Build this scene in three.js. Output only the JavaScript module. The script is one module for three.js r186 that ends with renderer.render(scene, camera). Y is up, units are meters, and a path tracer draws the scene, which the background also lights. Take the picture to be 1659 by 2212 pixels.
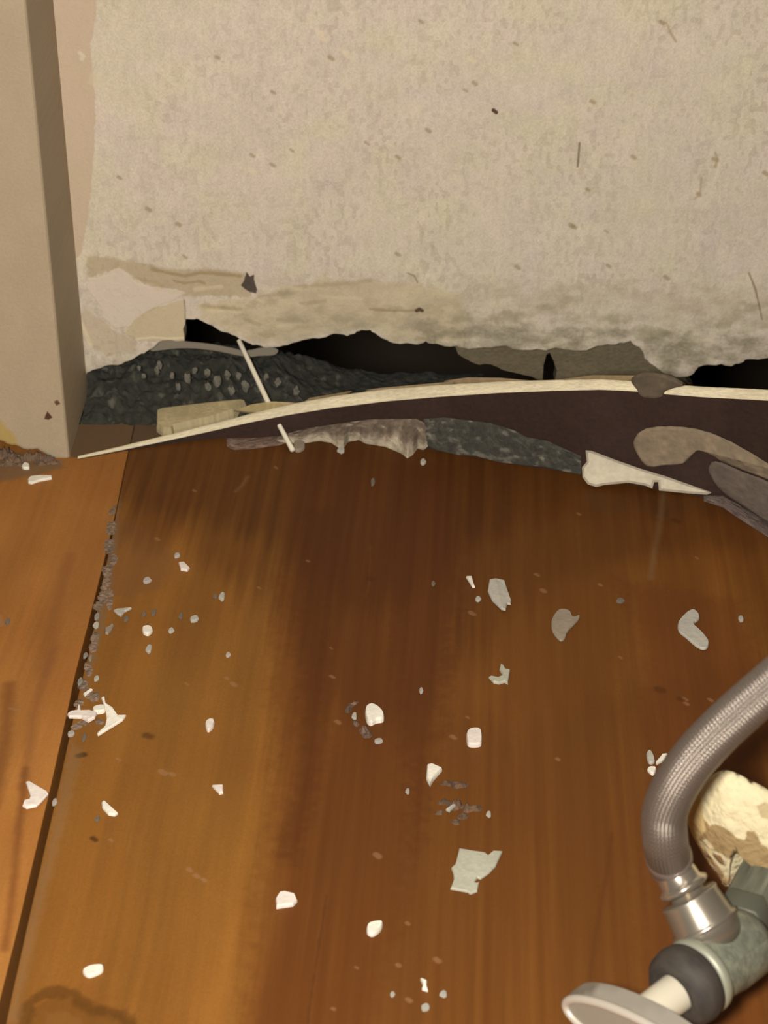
import * as THREE from 'three';
import { mergeGeometries, toCreasedNormals } from 'three/addons/utils/BufferGeometryUtils.js';

// ---------- camera, light, exposure ----------
const scene = new THREE.Scene();
scene.background = new THREE.Color(0x000000);
const camera = new THREE.PerspectiveCamera(2 * Math.atan(1106 / 4200) * 180 / Math.PI, 1659 / 2212, 0.02, 20);
camera.position.set(0, 0.3602, 0.6919);
camera.rotation.set(-31 * Math.PI / 180, 0, 0);
const renderer = new THREE.WebGLRenderer();
renderer.toneMapping = THREE.LinearToneMapping;
renderer.toneMappingExposure = 1.0;
renderer.shadowMap.enabled = true;
const LAMP = new THREE.Vector3(-0.03, 0.345, 0.66), AIM = new THREE.Vector3(0.03, 0.0, 0.08);
const lampLight = new THREE.SpotLight(0xfff8ee, 1.37, 0, 0.9, 0.3, 2);   // stands in for a phone flash beside the lens
lampLight.shadow.radius = 1.0; camera.focus = 0.62; camera.userData.fStop = camera.getFocalLength() / 2.4;
const ceilingFill = new THREE.PointLight(0xfff4e6, 0.45, 0, 2);        // weak overhead fill, added; no such bulb is seen
ceilingFill.shadow.radius = 4;

const DATA = {
  hole: [[-125.91,0.67],[-123.26,3.58],[-120.76,7.1],[-115.91,10.2],[-108.38,12.46],[-100.9,14.3],[-97.07,16.75],[-92.32,19.4],[-88.85,22.44],[-83.51,23.25],[-78.59,23.05],[-77.73,32.5],[-73.36,32.7],[-69.83,30.7],[-65.41,28.09],[-60.04,25.68],[-56.12,23.46],[-52.0,21.23],[-46.55,20.01],[-41.42,20.42],[-34.61,22.44],[-25.45,24.06],[-19.95,26.08],[-14.49,25.07],[-11.75,26.08],[-9.01,27.69],[-5.37,27.69],[-1.73,24.87],[3.74,22.04],[12.88,21.43],[16.52,22.85],[18.36,21.84],[28.43,20.82],[31.19,20.01],[42.16,20.01],[55.01,18.99],[64.17,18.79],[67.77,20.01],[84.19,20.82],[91.47,21.43],[94.17,22.04],[97.21,23.05],[100.67,20.42],[103.22,15.32],[107.69,11.84],[111.8,8.55],[116.72,6.9],[122.71,8.14],[124.83,11.43],[128.79,12.46],[138.04,11.84],[141.58,13.28],[143.63,14.92],[152.19,15.53],[163.29,16.35],[178.33,13.28],[197.11,10.2],[224.42,12.25],[252.52,9.17]],
  inner: [[20.2,37.83],[24.16,18.59],[28.86,15.09],[29.84,12.2],[33.61,9.72],[38.33,7.43],[42.98,7.64],[47.72,5.14],[52.81,3.88],[59.99,2.0],[64.2,-0.31],[64.26,7.22],[65.18,11.79],[66.43,13.03],[68.27,9.3],[69.77,5.14],[69.08,-0.31],[88.49,-5.37],[122.68,-9.62],[125.93,-3.26],[119.64,5.14],[120.73,37.83]],
  paper: [[-93.37,18.04],[-90.86,20.08],[-86.23,20.69],[-78.93,19.68],[-69.79,18.66],[-60.67,16.82],[-55.19,15.59],[-46.85,17.23],[-42.28,16.0],[-43.83,13.54],[-49.75,13.12],[-55.3,12.71],[-66.27,15.18],[-75.42,16.41],[-82.79,16.41],[-89.29,15.59],[-92.98,15.38]],
  wallmarks: [["p",[[-118.88,251.93],[-142.66,-0.16],[-125.98,-0.16],[-121.45,54.15],[-116.44,60.9],[-113.16,73.29],[-111.05,84.53],[-109.32,95.6],[-107.79,106.5],[-106.62,117.23],[-106.35,125.17],[-106.43,133.02],[-106.43,141.65],[-104.73,148.47],[-103.38,155.22],[-94.93,251.93]],[188,166,140],0.75,0.25,0.5,0.12,0.0],["p",[[-114.82,58.98],[-111.21,59.56],[-101.52,58.02],[-89.22,55.12],[-76.82,53.18],[-71.41,54.15],[-55.38,52.59],[-51.88,50.26],[-51.26,42.42],[-70.18,42.42],[-77.39,42.42],[-89.82,45.37],[-98.35,52.21],[-107.23,53.18],[-112.82,50.26],[-114.46,52.21]],[160,142,108],0.55,0.8,1.2,-0.15,0.0],["p",[[-106.43,51.82],[-104.47,54.15],[-102.12,54.54],[-99.24,52.21],[-95.94,47.92],[-89.76,46.35],[-80.83,45.37],[-77.32,43.6],[-82.9,40.44],[-90.3,37.47],[-97.86,32.5],[-98.97,29.5],[-105.4,28.49],[-109.65,32.5],[-111.02,38.47],[-113.42,42.42],[-115.81,46.35],[-112.82,50.26],[-110.13,50.26]],[205,192,174],0.85,0.35,0.6,0.2,0.0],["p",[[-97.86,32.5],[-90.3,37.47],[-77.83,40.84],[-78.38,23.46],[-88.46,22.85],[-96.64,23.46],[-101.9,26.48]],[190,174,140],0.8,0.35,0.4,0.14,0.0],["p",[[-120.7,30.5],[-116.79,22.44],[-109.93,16.35],[-96.96,18.38],[-98.39,24.47],[-105.55,26.48],[-109.65,32.5],[-114.03,34.49],[-117.34,38.47]],[180,162,134],0.55,0.8,1.0,0.0,0.0],["s",[[-119.27,32.5],[-117.38,26.48],[-115.96,21.43]],[214,200,165],0.75,0.5,0.2,0.1,1.6],["s",[[-97.52,23.86],[-91.09,24.67],[-84.74,24.06],[-79.06,24.47]],[218,205,172],0.8,0.4,0.3,0.1,1.0],["p",[[-49.46,42.42],[-37.65,46.35],[-23.22,49.28],[12.65,48.31],[30.72,42.42],[32.96,22.44],[18.34,23.46],[3.74,23.46],[-5.36,29.5],[-19.93,27.49],[-41.91,22.44],[-52.83,23.46],[-70.65,32.5],[-72.17,38.47]],[188,172,132],0.5,1.2,2.0,0.0,0.0],["s",[[-89.32,53.57],[-83.67,52.21],[-76.94,50.84],[-71.5,52.21],[-64.36,51.82],[-55.45,50.84]],[150,130,92],0.7,0.5,0.4,-0.2,1.4],["s",[[-81.53,48.89],[-77.1,47.92],[-71.67,48.7],[-69.56,47.92]],[152,134,96],0.7,0.4,0.4,-0.15,1.1],["s",[[-96.69,50.26],[-87.87,47.92],[-86.16,46.35]],[168,150,112],0.6,0.5,0.3,-0.1,1.2],["p",[[-53.07,52.21],[-51.87,50.65],[-50.41,51.43],[-50.3,49.28],[-49.36,45.37],[-49.78,43.6],[-52.11,43.99],[-54.2,45.76],[-55.23,47.13],[-54.26,48.89]],[62,52,46],0.9,0.25,0.3,-0.4,0.0],["s",[[-77.83,40.84],[-77.68,36.88],[-77.91,32.5]],[120,100,76],0.6,0.25,0.1,-0.2,0.5],["s",[[-70.37,38.47],[-64.53,37.67],[-58.66,37.67]],[150,134,100],0.45,0.7,0.6,-0.1,1.6],["s",[[-63.18,37.47],[-59.59,36.88],[-55.97,37.08]],[150,134,100],0.45,0.7,0.6,-0.1,1.6],["s",[[-54.33,32.5],[-51.66,31.1],[-48.95,30.5]],[150,134,100],0.45,0.7,0.6,-0.1,1.6],["s",[[-49.1,26.08],[-46.38,25.47],[-43.64,25.68]],[150,134,100],0.45,0.7,0.6,-0.1,1.6],["s",[[-41.63,32.5],[-38.02,31.9],[-34.38,32.1]],[150,134,100],0.45,0.7,0.6,-0.1,1.6],["s",[[-32.41,39.46],[-27.89,39.56],[-23.36,40.44]],[150,134,100],0.45,0.7,0.6,-0.1,1.6],["s",[[-34.05,46.35],[-19.66,47.33],[-5.29,49.09]],[150,134,100],0.45,0.7,0.6,-0.1,1.6],["s",[[-48.56,42.42],[-43.14,42.81],[-37.71,43.99]],[150,134,100],0.45,0.7,0.6,-0.1,1.6],["s",[[-68.67,36.08],[-62.35,35.89],[-56.04,35.29]],[212,198,164],0.5,0.6,0.6,0.1,1.5],["s",[[-48.62,40.44],[-45.93,40.15],[-43.24,39.46]],[212,198,164],0.5,0.6,0.6,0.1,1.5],["s",[[-46.66,45.37],[-39.46,45.66],[-32.27,45.56]],[212,198,164],0.5,0.6,0.6,0.1,1.5],["s",[[-31.65,32.5],[-25.74,33.3],[-19.85,33.7]],[212,198,164],0.5,0.6,0.6,0.1,1.5],["s",[[-73.63,45.37],[-68.21,46.05],[-62.8,46.35]],[212,198,164],0.5,0.6,0.6,0.1,1.5],["s",[[-41.71,29.5],[-33.52,30.2],[-25.34,30.5]],[212,198,164],0.5,0.6,0.6,0.1,1.5],["s",[[-18.05,32.5],[-11.69,33.7],[-5.34,34.49]],[212,198,164],0.5,0.6,0.6,0.1,1.5],["s",[[-25.13,42.42],[-17.03,41.83],[-8.93,40.84]],[212,198,164],0.5,0.6,0.6,0.1,1.5],["s",[[49.07,32.5],[54.51,32.5],[59.97,32.1]],[212,198,164],0.5,0.6,0.6,0.1,1.5],["s",[[120.59,22.85],[125.14,23.05],[129.72,22.85]],[212,198,164],0.5,0.6,0.6,0.1,1.5],["p",[[-47.88,41.23],[-44.98,41.71],[-42.12,40.84],[-42.87,39.65],[-46.49,39.5]],[140,134,104],0.5,1.5,2.0,0.0,0.0],["p",[[-41.3,44.39],[-37.68,44.98],[-34.11,43.89],[-35.04,42.42],[-39.55,42.22]],[140,134,104],0.5,1.5,2.0,0.0,0.0],["p",[[-37.26,33.3],[-34.34,33.78],[-31.46,32.9],[-32.21,31.7],[-35.85,31.54]],[140,134,104],0.5,1.5,2.0,0.0,0.0],["p",[[-21.48,33.7],[-17.12,34.41],[-12.78,33.1],[-13.89,31.3],[-19.34,31.06]],[140,134,104],0.5,1.5,2.0,0.0,0.0],["p",[[12.8,31.5],[16.42,32.1],[20.06,31.0],[19.18,29.5],[14.63,29.3]],[140,134,104],0.5,1.5,2.0,0.0,0.0],["p",[[25.82,33.9],[30.88,34.73],[35.99,33.2],[34.77,31.1],[28.42,30.82]],[140,134,104],0.5,1.5,2.0,0.0,0.0],["p",[[45.35,35.49],[48.95,36.08],[52.61,34.99],[51.75,33.5],[47.23,33.3]],[140,134,104],0.5,1.5,2.0,0.0,0.0],["p",[[67.87,41.63],[72.16,42.34],[76.56,41.04],[75.57,39.26],[70.16,39.02]],[140,134,104],0.5,1.5,2.0,0.0,0.0],["p",[[96.49,28.49],[103.68,29.7],[111.12,27.49],[109.52,24.47],[100.43,24.06]],[140,134,104],0.5,1.5,2.0,0.0,0.0],["p",[[59.71,38.47],[63.3,39.06],[66.96,37.97],[66.12,36.48],[61.61,36.28]],[140,134,104],0.5,1.5,2.0,0.0,0.0],["p",[[128.22,31.7],[132.52,32.42],[136.99,31.1],[136.07,29.3],[130.63,29.05]],[140,134,104],0.5,1.5,2.0,0.0,0.0],["p",[[138.37,39.65],[142.63,40.37],[147.09,39.06],[146.18,37.28],[140.78,37.04]],[140,134,104],0.5,1.5,2.0,0.0,0.0],["p",[[2.62,37.28],[5.51,37.75],[8.41,36.88],[7.69,35.69],[4.07,35.53]],[140,134,104],0.5,1.5,2.0,0.0,0.0],["p",[[86.36,33.7],[90.67,34.41],[95.1,33.1],[94.13,31.3],[88.7,31.06]],[140,134,104],0.5,1.5,2.0,0.0,0.0],["p",[[-12.62,30.5],[-8.99,31.1],[-5.36,30.0],[-6.28,28.49],[-10.82,28.29]],[140,134,104],0.5,1.5,2.0,0.0,0.0],["g",[[-52.23,40.44],[-14.36,38.47],[30.84,36.88],[67.04,36.08],[103.49,32.5],[149.86,38.47],[193.66,36.48],[248.26,34.49],[254.44,-2.25],[-126.15,-2.25],[-124.94,12.25],[-78.49,21.43]],[146,136,112],0.5,2.5,5.0,0.0,0.0],["g",[[12.79,32.5],[67.3,30.5],[122.04,27.49],[176.76,26.48],[180.18,-2.25],[13.09,-2.25]],[116,108,86],0.5,2.0,4.0,0.0,0.0],["g",[[-48.3,50.26],[12.63,50.26],[149.06,46.35],[174.86,42.42],[176.28,30.5],[-48.95,30.5]],[172,158,134],0.6,3.0,6.0,0.0,0.0],["s",[[141.12,52.21],[144.3,45.37],[146.43,38.47],[148.11,32.5]],[122,104,78],0.65,0.3,0.2,-0.1,0.7],["s",[[9.04,52.21],[11.73,51.04],[13.01,48.31]],[140,124,98],0.7,0.3,0.1,-0.1,0.6],["s",[[-5.34,36.88],[3.71,36.08],[13.66,36.28]],[146,124,90],0.6,0.5,0.3,-0.1,0.9],["s",[[12.76,36.28],[13.84,36.88],[14.93,36.28]],[72,50,36],0.9,0.3,0.1,-0.1,1.3],["s",[[72.9,104.69],[72.79,100.16],[72.67,95.6]],[120,102,80],0.8,0.3,0.1,-0.1,0.8],["s",[[40.43,117.58],[41.48,116.7]],[74,52,36],0.95,0.25,0.1,-0.1,1.3],["s",[[-42.43,96.7],[-41.41,95.96]],[146,128,98],0.6,0.5,0.3,-0.08,1.4300000000000002],["s",[[-49.76,100.34],[-48.75,99.61]],[146,128,98],0.6,0.5,0.3,-0.08,1.1700000000000002],["s",[[12.93,151.01],[13.94,150.33]],[146,128,98],0.6,0.5,0.3,-0.08,1.1700000000000002],["s",[[47.42,142.84],[48.45,142.16]],[146,128,98],0.6,0.5,0.3,-0.08,1.04],["s",[[92.9,99.61],[93.99,98.89]],[146,128,98],0.6,0.5,0.3,-0.08,1.3],["s",[[71.96,71.77],[73.05,71.02]],[146,128,98],0.6,0.5,0.3,-0.08,1.3],["s",[[76.45,86.76],[77.54,86.02]],[146,128,98],0.6,0.5,0.3,-0.08,1.04],["s",[[-61.08,137.69],[-60.1,137.0]],[146,128,98],0.6,0.5,0.3,-0.08,1.3],["s",[[-41.25,124.65],[-40.25,123.94]],[146,128,98],0.6,0.5,0.3,-0.08,1.04],["s",[[-19.8,137.69],[-18.8,137.0]],[146,128,98],0.6,0.5,0.3,-0.08,1.6900000000000002],["s",[[32.66,128.15],[33.7,127.45]],[146,128,98],0.6,0.5,0.3,-0.08,1.1700000000000002],["s",[[29.32,125.52],[30.36,124.82]],[146,128,98],0.6,0.5,0.3,-0.08,0.9099999999999999],["s",[[76.31,121.12],[77.37,120.42]],[146,128,98],0.6,0.5,0.3,-0.08,1.4300000000000002],["s",[[86.16,55.5],[87.28,54.73]],[146,128,98],0.6,0.5,0.3,-0.08,1.1700000000000002],["s",[[84.43,69.88],[85.53,69.12]],[146,128,98],0.6,0.5,0.3,-0.08,1.04],["s",[[51.0,54.92],[52.1,54.15]],[146,128,98],0.6,0.5,0.3,-0.08,1.56],["s",[[4.89,60.33],[5.97,59.56]],[146,128,98],0.6,0.5,0.3,-0.08,1.1700000000000002],["s",[[-100.05,91.56],[-99.06,90.82]],[146,128,98],0.6,0.5,0.3,-0.08,1.1700000000000002],["s",[[-90.05,78.93],[-89.04,78.18]],[146,128,98],0.6,0.5,0.3,-0.08,1.56],["s",[[-78.97,72.72],[-77.95,71.96]],[146,128,98],0.6,0.5,0.3,-0.08,1.56],["s",[[-77.03,59.36],[-76.0,58.59]],[146,128,98],0.6,0.5,0.3,-0.08,1.1700000000000002],["s",[[108.84,50.65],[109.98,49.87]],[146,128,98],0.6,0.5,0.3,-0.08,1.56],["s",[[15.9,110.09],[16.94,109.38]],[146,128,98],0.6,0.5,0.3,-0.08,1.4300000000000002],["s",[[4.76,99.61],[5.8,98.89]],[146,128,98],0.6,0.5,0.3,-0.08,1.1700000000000002],["s",[[-6.81,105.05],[-5.78,104.33]],[146,128,98],0.6,0.5,0.3,-0.08,0.9099999999999999],["s",[[-35.0,102.34],[-33.98,101.61]],[146,128,98],0.6,0.5,0.3,-0.08,1.04],["s",[[123.46,98.7],[124.56,97.97]],[146,128,98],0.6,0.5,0.3,-0.08,1.8199999999999998],["s",[[143.07,93.21],[144.19,92.48]],[146,128,98],0.6,0.5,0.3,-0.08,1.6900000000000002],["s",[[99.74,150.5],[100.79,149.82]],[146,128,98],0.6,0.5,0.3,-0.08,1.1700000000000002],["s",[[118.54,84.9],[119.65,84.16]],[146,128,98],0.6,0.5,0.3,-0.08,1.1700000000000002],["s",[[71.04,72.34],[72.14,71.58]],[146,128,98],0.6,0.5,0.3,-0.08,1.56],["s",[[99.37,151.01],[101.93,150.16],[103.53,146.77],[105.8,143.36]],[158,138,108],0.6,0.4,0.3,0,0.8],["s",[[123.77,101.07],[124.88,98.34],[124.25,95.6]],[158,138,108],0.6,0.4,0.3,0,1.0],["s",[[119.43,91.01],[119.45,84.53],[117.5,82.67]],[160,140,112],0.6,0.4,0.3,0,0.8],["s",[[-22.71,144.72],[-20.89,143.7]],[216,202,172],0.6,0.6,0.4,0.08,1.8],["s",[[-16.06,140.45],[-14.22,139.41]],[216,202,172],0.6,0.6,0.4,0.08,1.8],["s",[[-14.4,138.73],[-12.55,137.69]],[216,202,172],0.6,0.6,0.4,0.08,1.8],["s",[[-50.49,94.32],[-48.62,93.21]],[216,202,172],0.6,0.6,0.4,0.08,1.8],["s",[[31.1,137.0],[32.98,135.97]],[216,202,172],0.6,0.6,0.4,0.08,1.8],["s",[[-24.34,147.28],[-22.52,146.26]],[216,202,172],0.6,0.6,0.4,0.08,1.8],["s",[[-110.67,139.07],[-109.42,137.87],[-110.18,136.83]],[206,194,168],0.9,0.4,0.2,0.2,1.6],["p",[[-106.43,133.02],[-104.02,131.29],[-102.52,128.67],[-106.12,126.05],[-108.53,127.8]],[205,192,160],0.5,0.6,0.6,0.1,0.0]],
  casing: {"x":-118.6,"z":53.0,"bottom":[[-189.08,8.3],[-164.94,6.91],[-150.96,7.71],[-144.1,6.91],[-139.95,4.93],[-134.05,2.93],[-130.53,3.33],[-127.26,0.94],[-123.05,-0.87],[-119.42,-1.27]],"marks":[["p",[[-143.09,16.76],[-153.13,19.69],[-155.17,0.94],[-137.73,0.94],[-137.59,5.92],[-138.84,10.87],[-140.9,12.84]],[168,142,74],0.75,1.2,1.2,0,0],["p",[[-126.53,16.76],[-125.2,20.08],[-124.6,19.11],[-123.55,17.35],[-125.02,16.37]],[70,40,20],0.95,0.2,0.1,-0.1,0],["p",[[-122.28,23.96],[-121.01,24.74],[-120.12,23.19],[-121.56,22.41]],[78,48,28],0.85,0.2,0.1,-0.1,0],["p",[[-154.84,3.93],[-134.11,2.33],[-125.51,0.94],[-120.54,-2.07],[-155.5,-2.07]],[120,98,74],0.5,0.8,1.2,0,0]]},
  strip: [[-115.32,53.72,0.74,1.2],[-111.31,52.24,0.9,1.38],[-107.31,50.67,1.02,1.55],[-103.29,49.1,1.14,1.73],[-99.24,47.6,1.34,1.91],[-95.17,46.16,1.61,2.1],[-91.09,44.71,1.88,2.28],[-87.0,43.25,2.15,2.47],[-82.86,42.04,2.57,2.64],[-78.7,40.87,3.03,2.8],[-74.54,39.74,3.51,2.97],[-70.35,38.68,4.03,3.13],[-66.15,37.77,4.65,3.3],[-61.9,37.24,5.52,3.46],[-57.64,36.81,6.44,3.64],[-53.35,36.72,7.55,3.88],[-49.07,36.63,8.65,4.12],[-44.8,36.54,9.63,4.36],[-40.54,36.47,10.62,4.6],[-36.26,36.65,11.71,4.82],[-32.0,36.82,12.62,4.92],[-27.75,37.0,13.52,5.03],[-23.5,37.18,14.43,5.14],[-19.26,37.46,15.39,5.24],[-15.02,37.75,16.14,5.35],[-10.79,38.21,16.99,5.46],[-6.57,38.95,17.99,5.56],[-2.36,39.7,18.98,5.57],[1.83,40.75,20.05,5.52],[6.01,42.23,21.21,5.47],[10.16,43.7,22.37,5.42],[14.3,45.12,23.5,5.38],[18.41,46.48,24.6,5.33],[22.51,47.84,25.65,5.28],[26.59,49.18,26.63,5.23],[30.64,50.56,27.63,5.18],[34.68,52.06,28.69,5.14],[38.69,53.55,29.75,5.09],[42.68,55.04,30.8,5.04],[46.65,56.52,31.72,4.99],[50.62,57.84,32.56,4.94],[54.57,59.15,33.38,4.9],[58.51,60.45,34.21,4.85],[62.42,61.74,35.03,4.8],[66.33,63.03,35.78,4.75],[70.21,64.31,36.53,4.7],[74.07,65.71,37.34,4.66],[77.89,67.24,38.22,4.61],[81.71,68.77,38.83,4.56],[85.51,70.3,39.38,4.51],[89.3,71.82,39.92,4.46],[93.07,73.33,40.34,4.42],[96.84,74.84,40.72,4.41],[100.62,76.16,40.98,4.43],[104.38,77.45,41.32,4.45],[108.13,78.74,41.66,4.47],[111.86,80.02,41.99,4.49],[115.57,81.3,42.4,4.51],[119.27,82.57,42.84,4.52],[122.77,84.77,43.77,4.54],[125.99,88.12,45.29,4.56],[129.19,91.44,46.8,4.58],[132.34,94.72,48.29,4.6],[135.47,97.96,49.76,4.6],[143.26,105.46,53.1,4.6],[150.89,112.67,56.31,4.6],[163.22,124.32,61.49,4.6],[175.33,134.73,65.96,4.6]],
  patch1: [[90.57,18.15,73.33],[92.96,23.46,74.29],[98.36,26.31,76.38],[104.65,27.48,78.54],[110.96,27.9,80.71],[118.95,26.58,83.46],[126.37,25.23,89.52],[134.75,23.56,98.21],[140.5,22.68,103.85],[141.05,16.63,104.37],[135.27,17.5,98.76],[127.06,16.77,90.23],[121.36,16.64,84.31],[117.24,18.68,82.87],[113.21,19.43,81.48],[111.71,18.38,80.97],[108.12,13.09,79.73],[102.62,11.44,77.84],[96.28,9.59,75.62],[92.84,12.88,74.24]],
  patch2: [[116.95,12.51,82.77],[119.03,16.17,83.48],[127.12,16.04,90.29],[135.37,16.43,98.85],[144.0,14.7,107.16],[145.43,-0.63,108.51],[136.71,0.85,100.24],[128.19,2.88,91.4],[122.29,4.69,85.27],[118.88,8.45,83.43]],
  caulk: [[88.11,43.14,73.14],[89.09,45.18,73.54],[92.12,47.09,74.75],[96.77,47.85,76.62],[101.5,47.59,78.26],[105.06,46.02,79.48],[106.4,44.79,79.94],[102.62,43.01,78.64],[99.61,41.0,77.61],[98.96,39.03,77.39],[95.89,37.7,76.27],[91.95,37.61,74.68],[90.38,39.89,74.05],[89.01,41.47,73.5]],
  smear: [[-60.4,-1.63,37.55,-59.87,0.2,44.14],[-59.81,-1.45,37.48,-59.24,0.2,44.78],[-59.21,-1.26,37.4,-58.61,0.2,45.43],[-58.62,-1.08,37.33,-57.98,0.2,46.07],[-58.01,-0.86,37.31,-57.35,0.2,46.71],[-57.42,-0.71,37.3,-56.74,0.2,47.0],[-56.82,-0.64,37.29,-56.16,0.2,46.93],[-56.23,-0.57,37.28,-55.58,0.2,46.86],[-55.63,-0.5,37.27,-55.0,0.2,46.79],[-55.04,-0.43,37.25,-54.42,0.2,46.72],[-54.44,-0.36,37.24,-53.83,0.2,46.65],[-53.85,-0.29,37.23,-53.25,0.2,46.59],[-53.25,-0.22,37.22,-52.67,0.2,46.52],[-52.66,-0.15,37.2,-52.09,0.2,46.45],[-52.07,-0.08,37.19,-51.51,0.2,46.38],[-51.47,-0.01,37.18,-50.92,0.2,46.31],[-50.88,0.03,37.17,-50.35,0.2,46.15],[-50.28,0.07,37.15,-49.77,0.2,45.99],[-49.69,0.11,37.14,-49.19,0.2,45.83],[-49.1,0.14,37.13,-48.61,0.2,45.67],[-48.5,0.18,37.12,-48.04,0.2,45.51],[-47.91,0.22,37.1,-47.46,0.2,45.35],[-47.32,0.26,37.09,-46.88,0.2,45.19],[-46.73,0.3,37.08,-46.3,0.2,45.03],[-46.13,0.34,37.07,-45.72,0.2,44.86],[-45.54,0.37,37.06,-45.14,0.2,44.7],[-44.95,0.41,37.04,-44.57,0.2,44.54],[-44.35,0.45,37.03,-43.99,0.2,44.38],[-43.76,0.49,37.02,-43.41,0.2,44.22],[-43.17,0.53,37.01,-42.83,0.2,44.06],[-42.57,0.56,36.99,-42.25,0.2,43.9],[-41.98,0.6,36.98,-41.67,0.2,43.74],[-41.39,0.64,36.97,-41.09,0.2,43.57],[-40.79,0.68,36.96,-40.51,0.2,43.41],[-40.2,0.63,36.98,-39.93,0.2,43.05],[-39.61,0.57,37.01,-39.36,0.2,42.69],[-39.02,0.52,37.03,-38.79,0.2,42.32],[-38.43,0.46,37.06,-38.22,0.2,41.96],[-37.83,0.41,37.08,-37.64,0.2,41.59],[-37.24,0.36,37.11,-37.07,0.2,41.23]],
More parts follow.
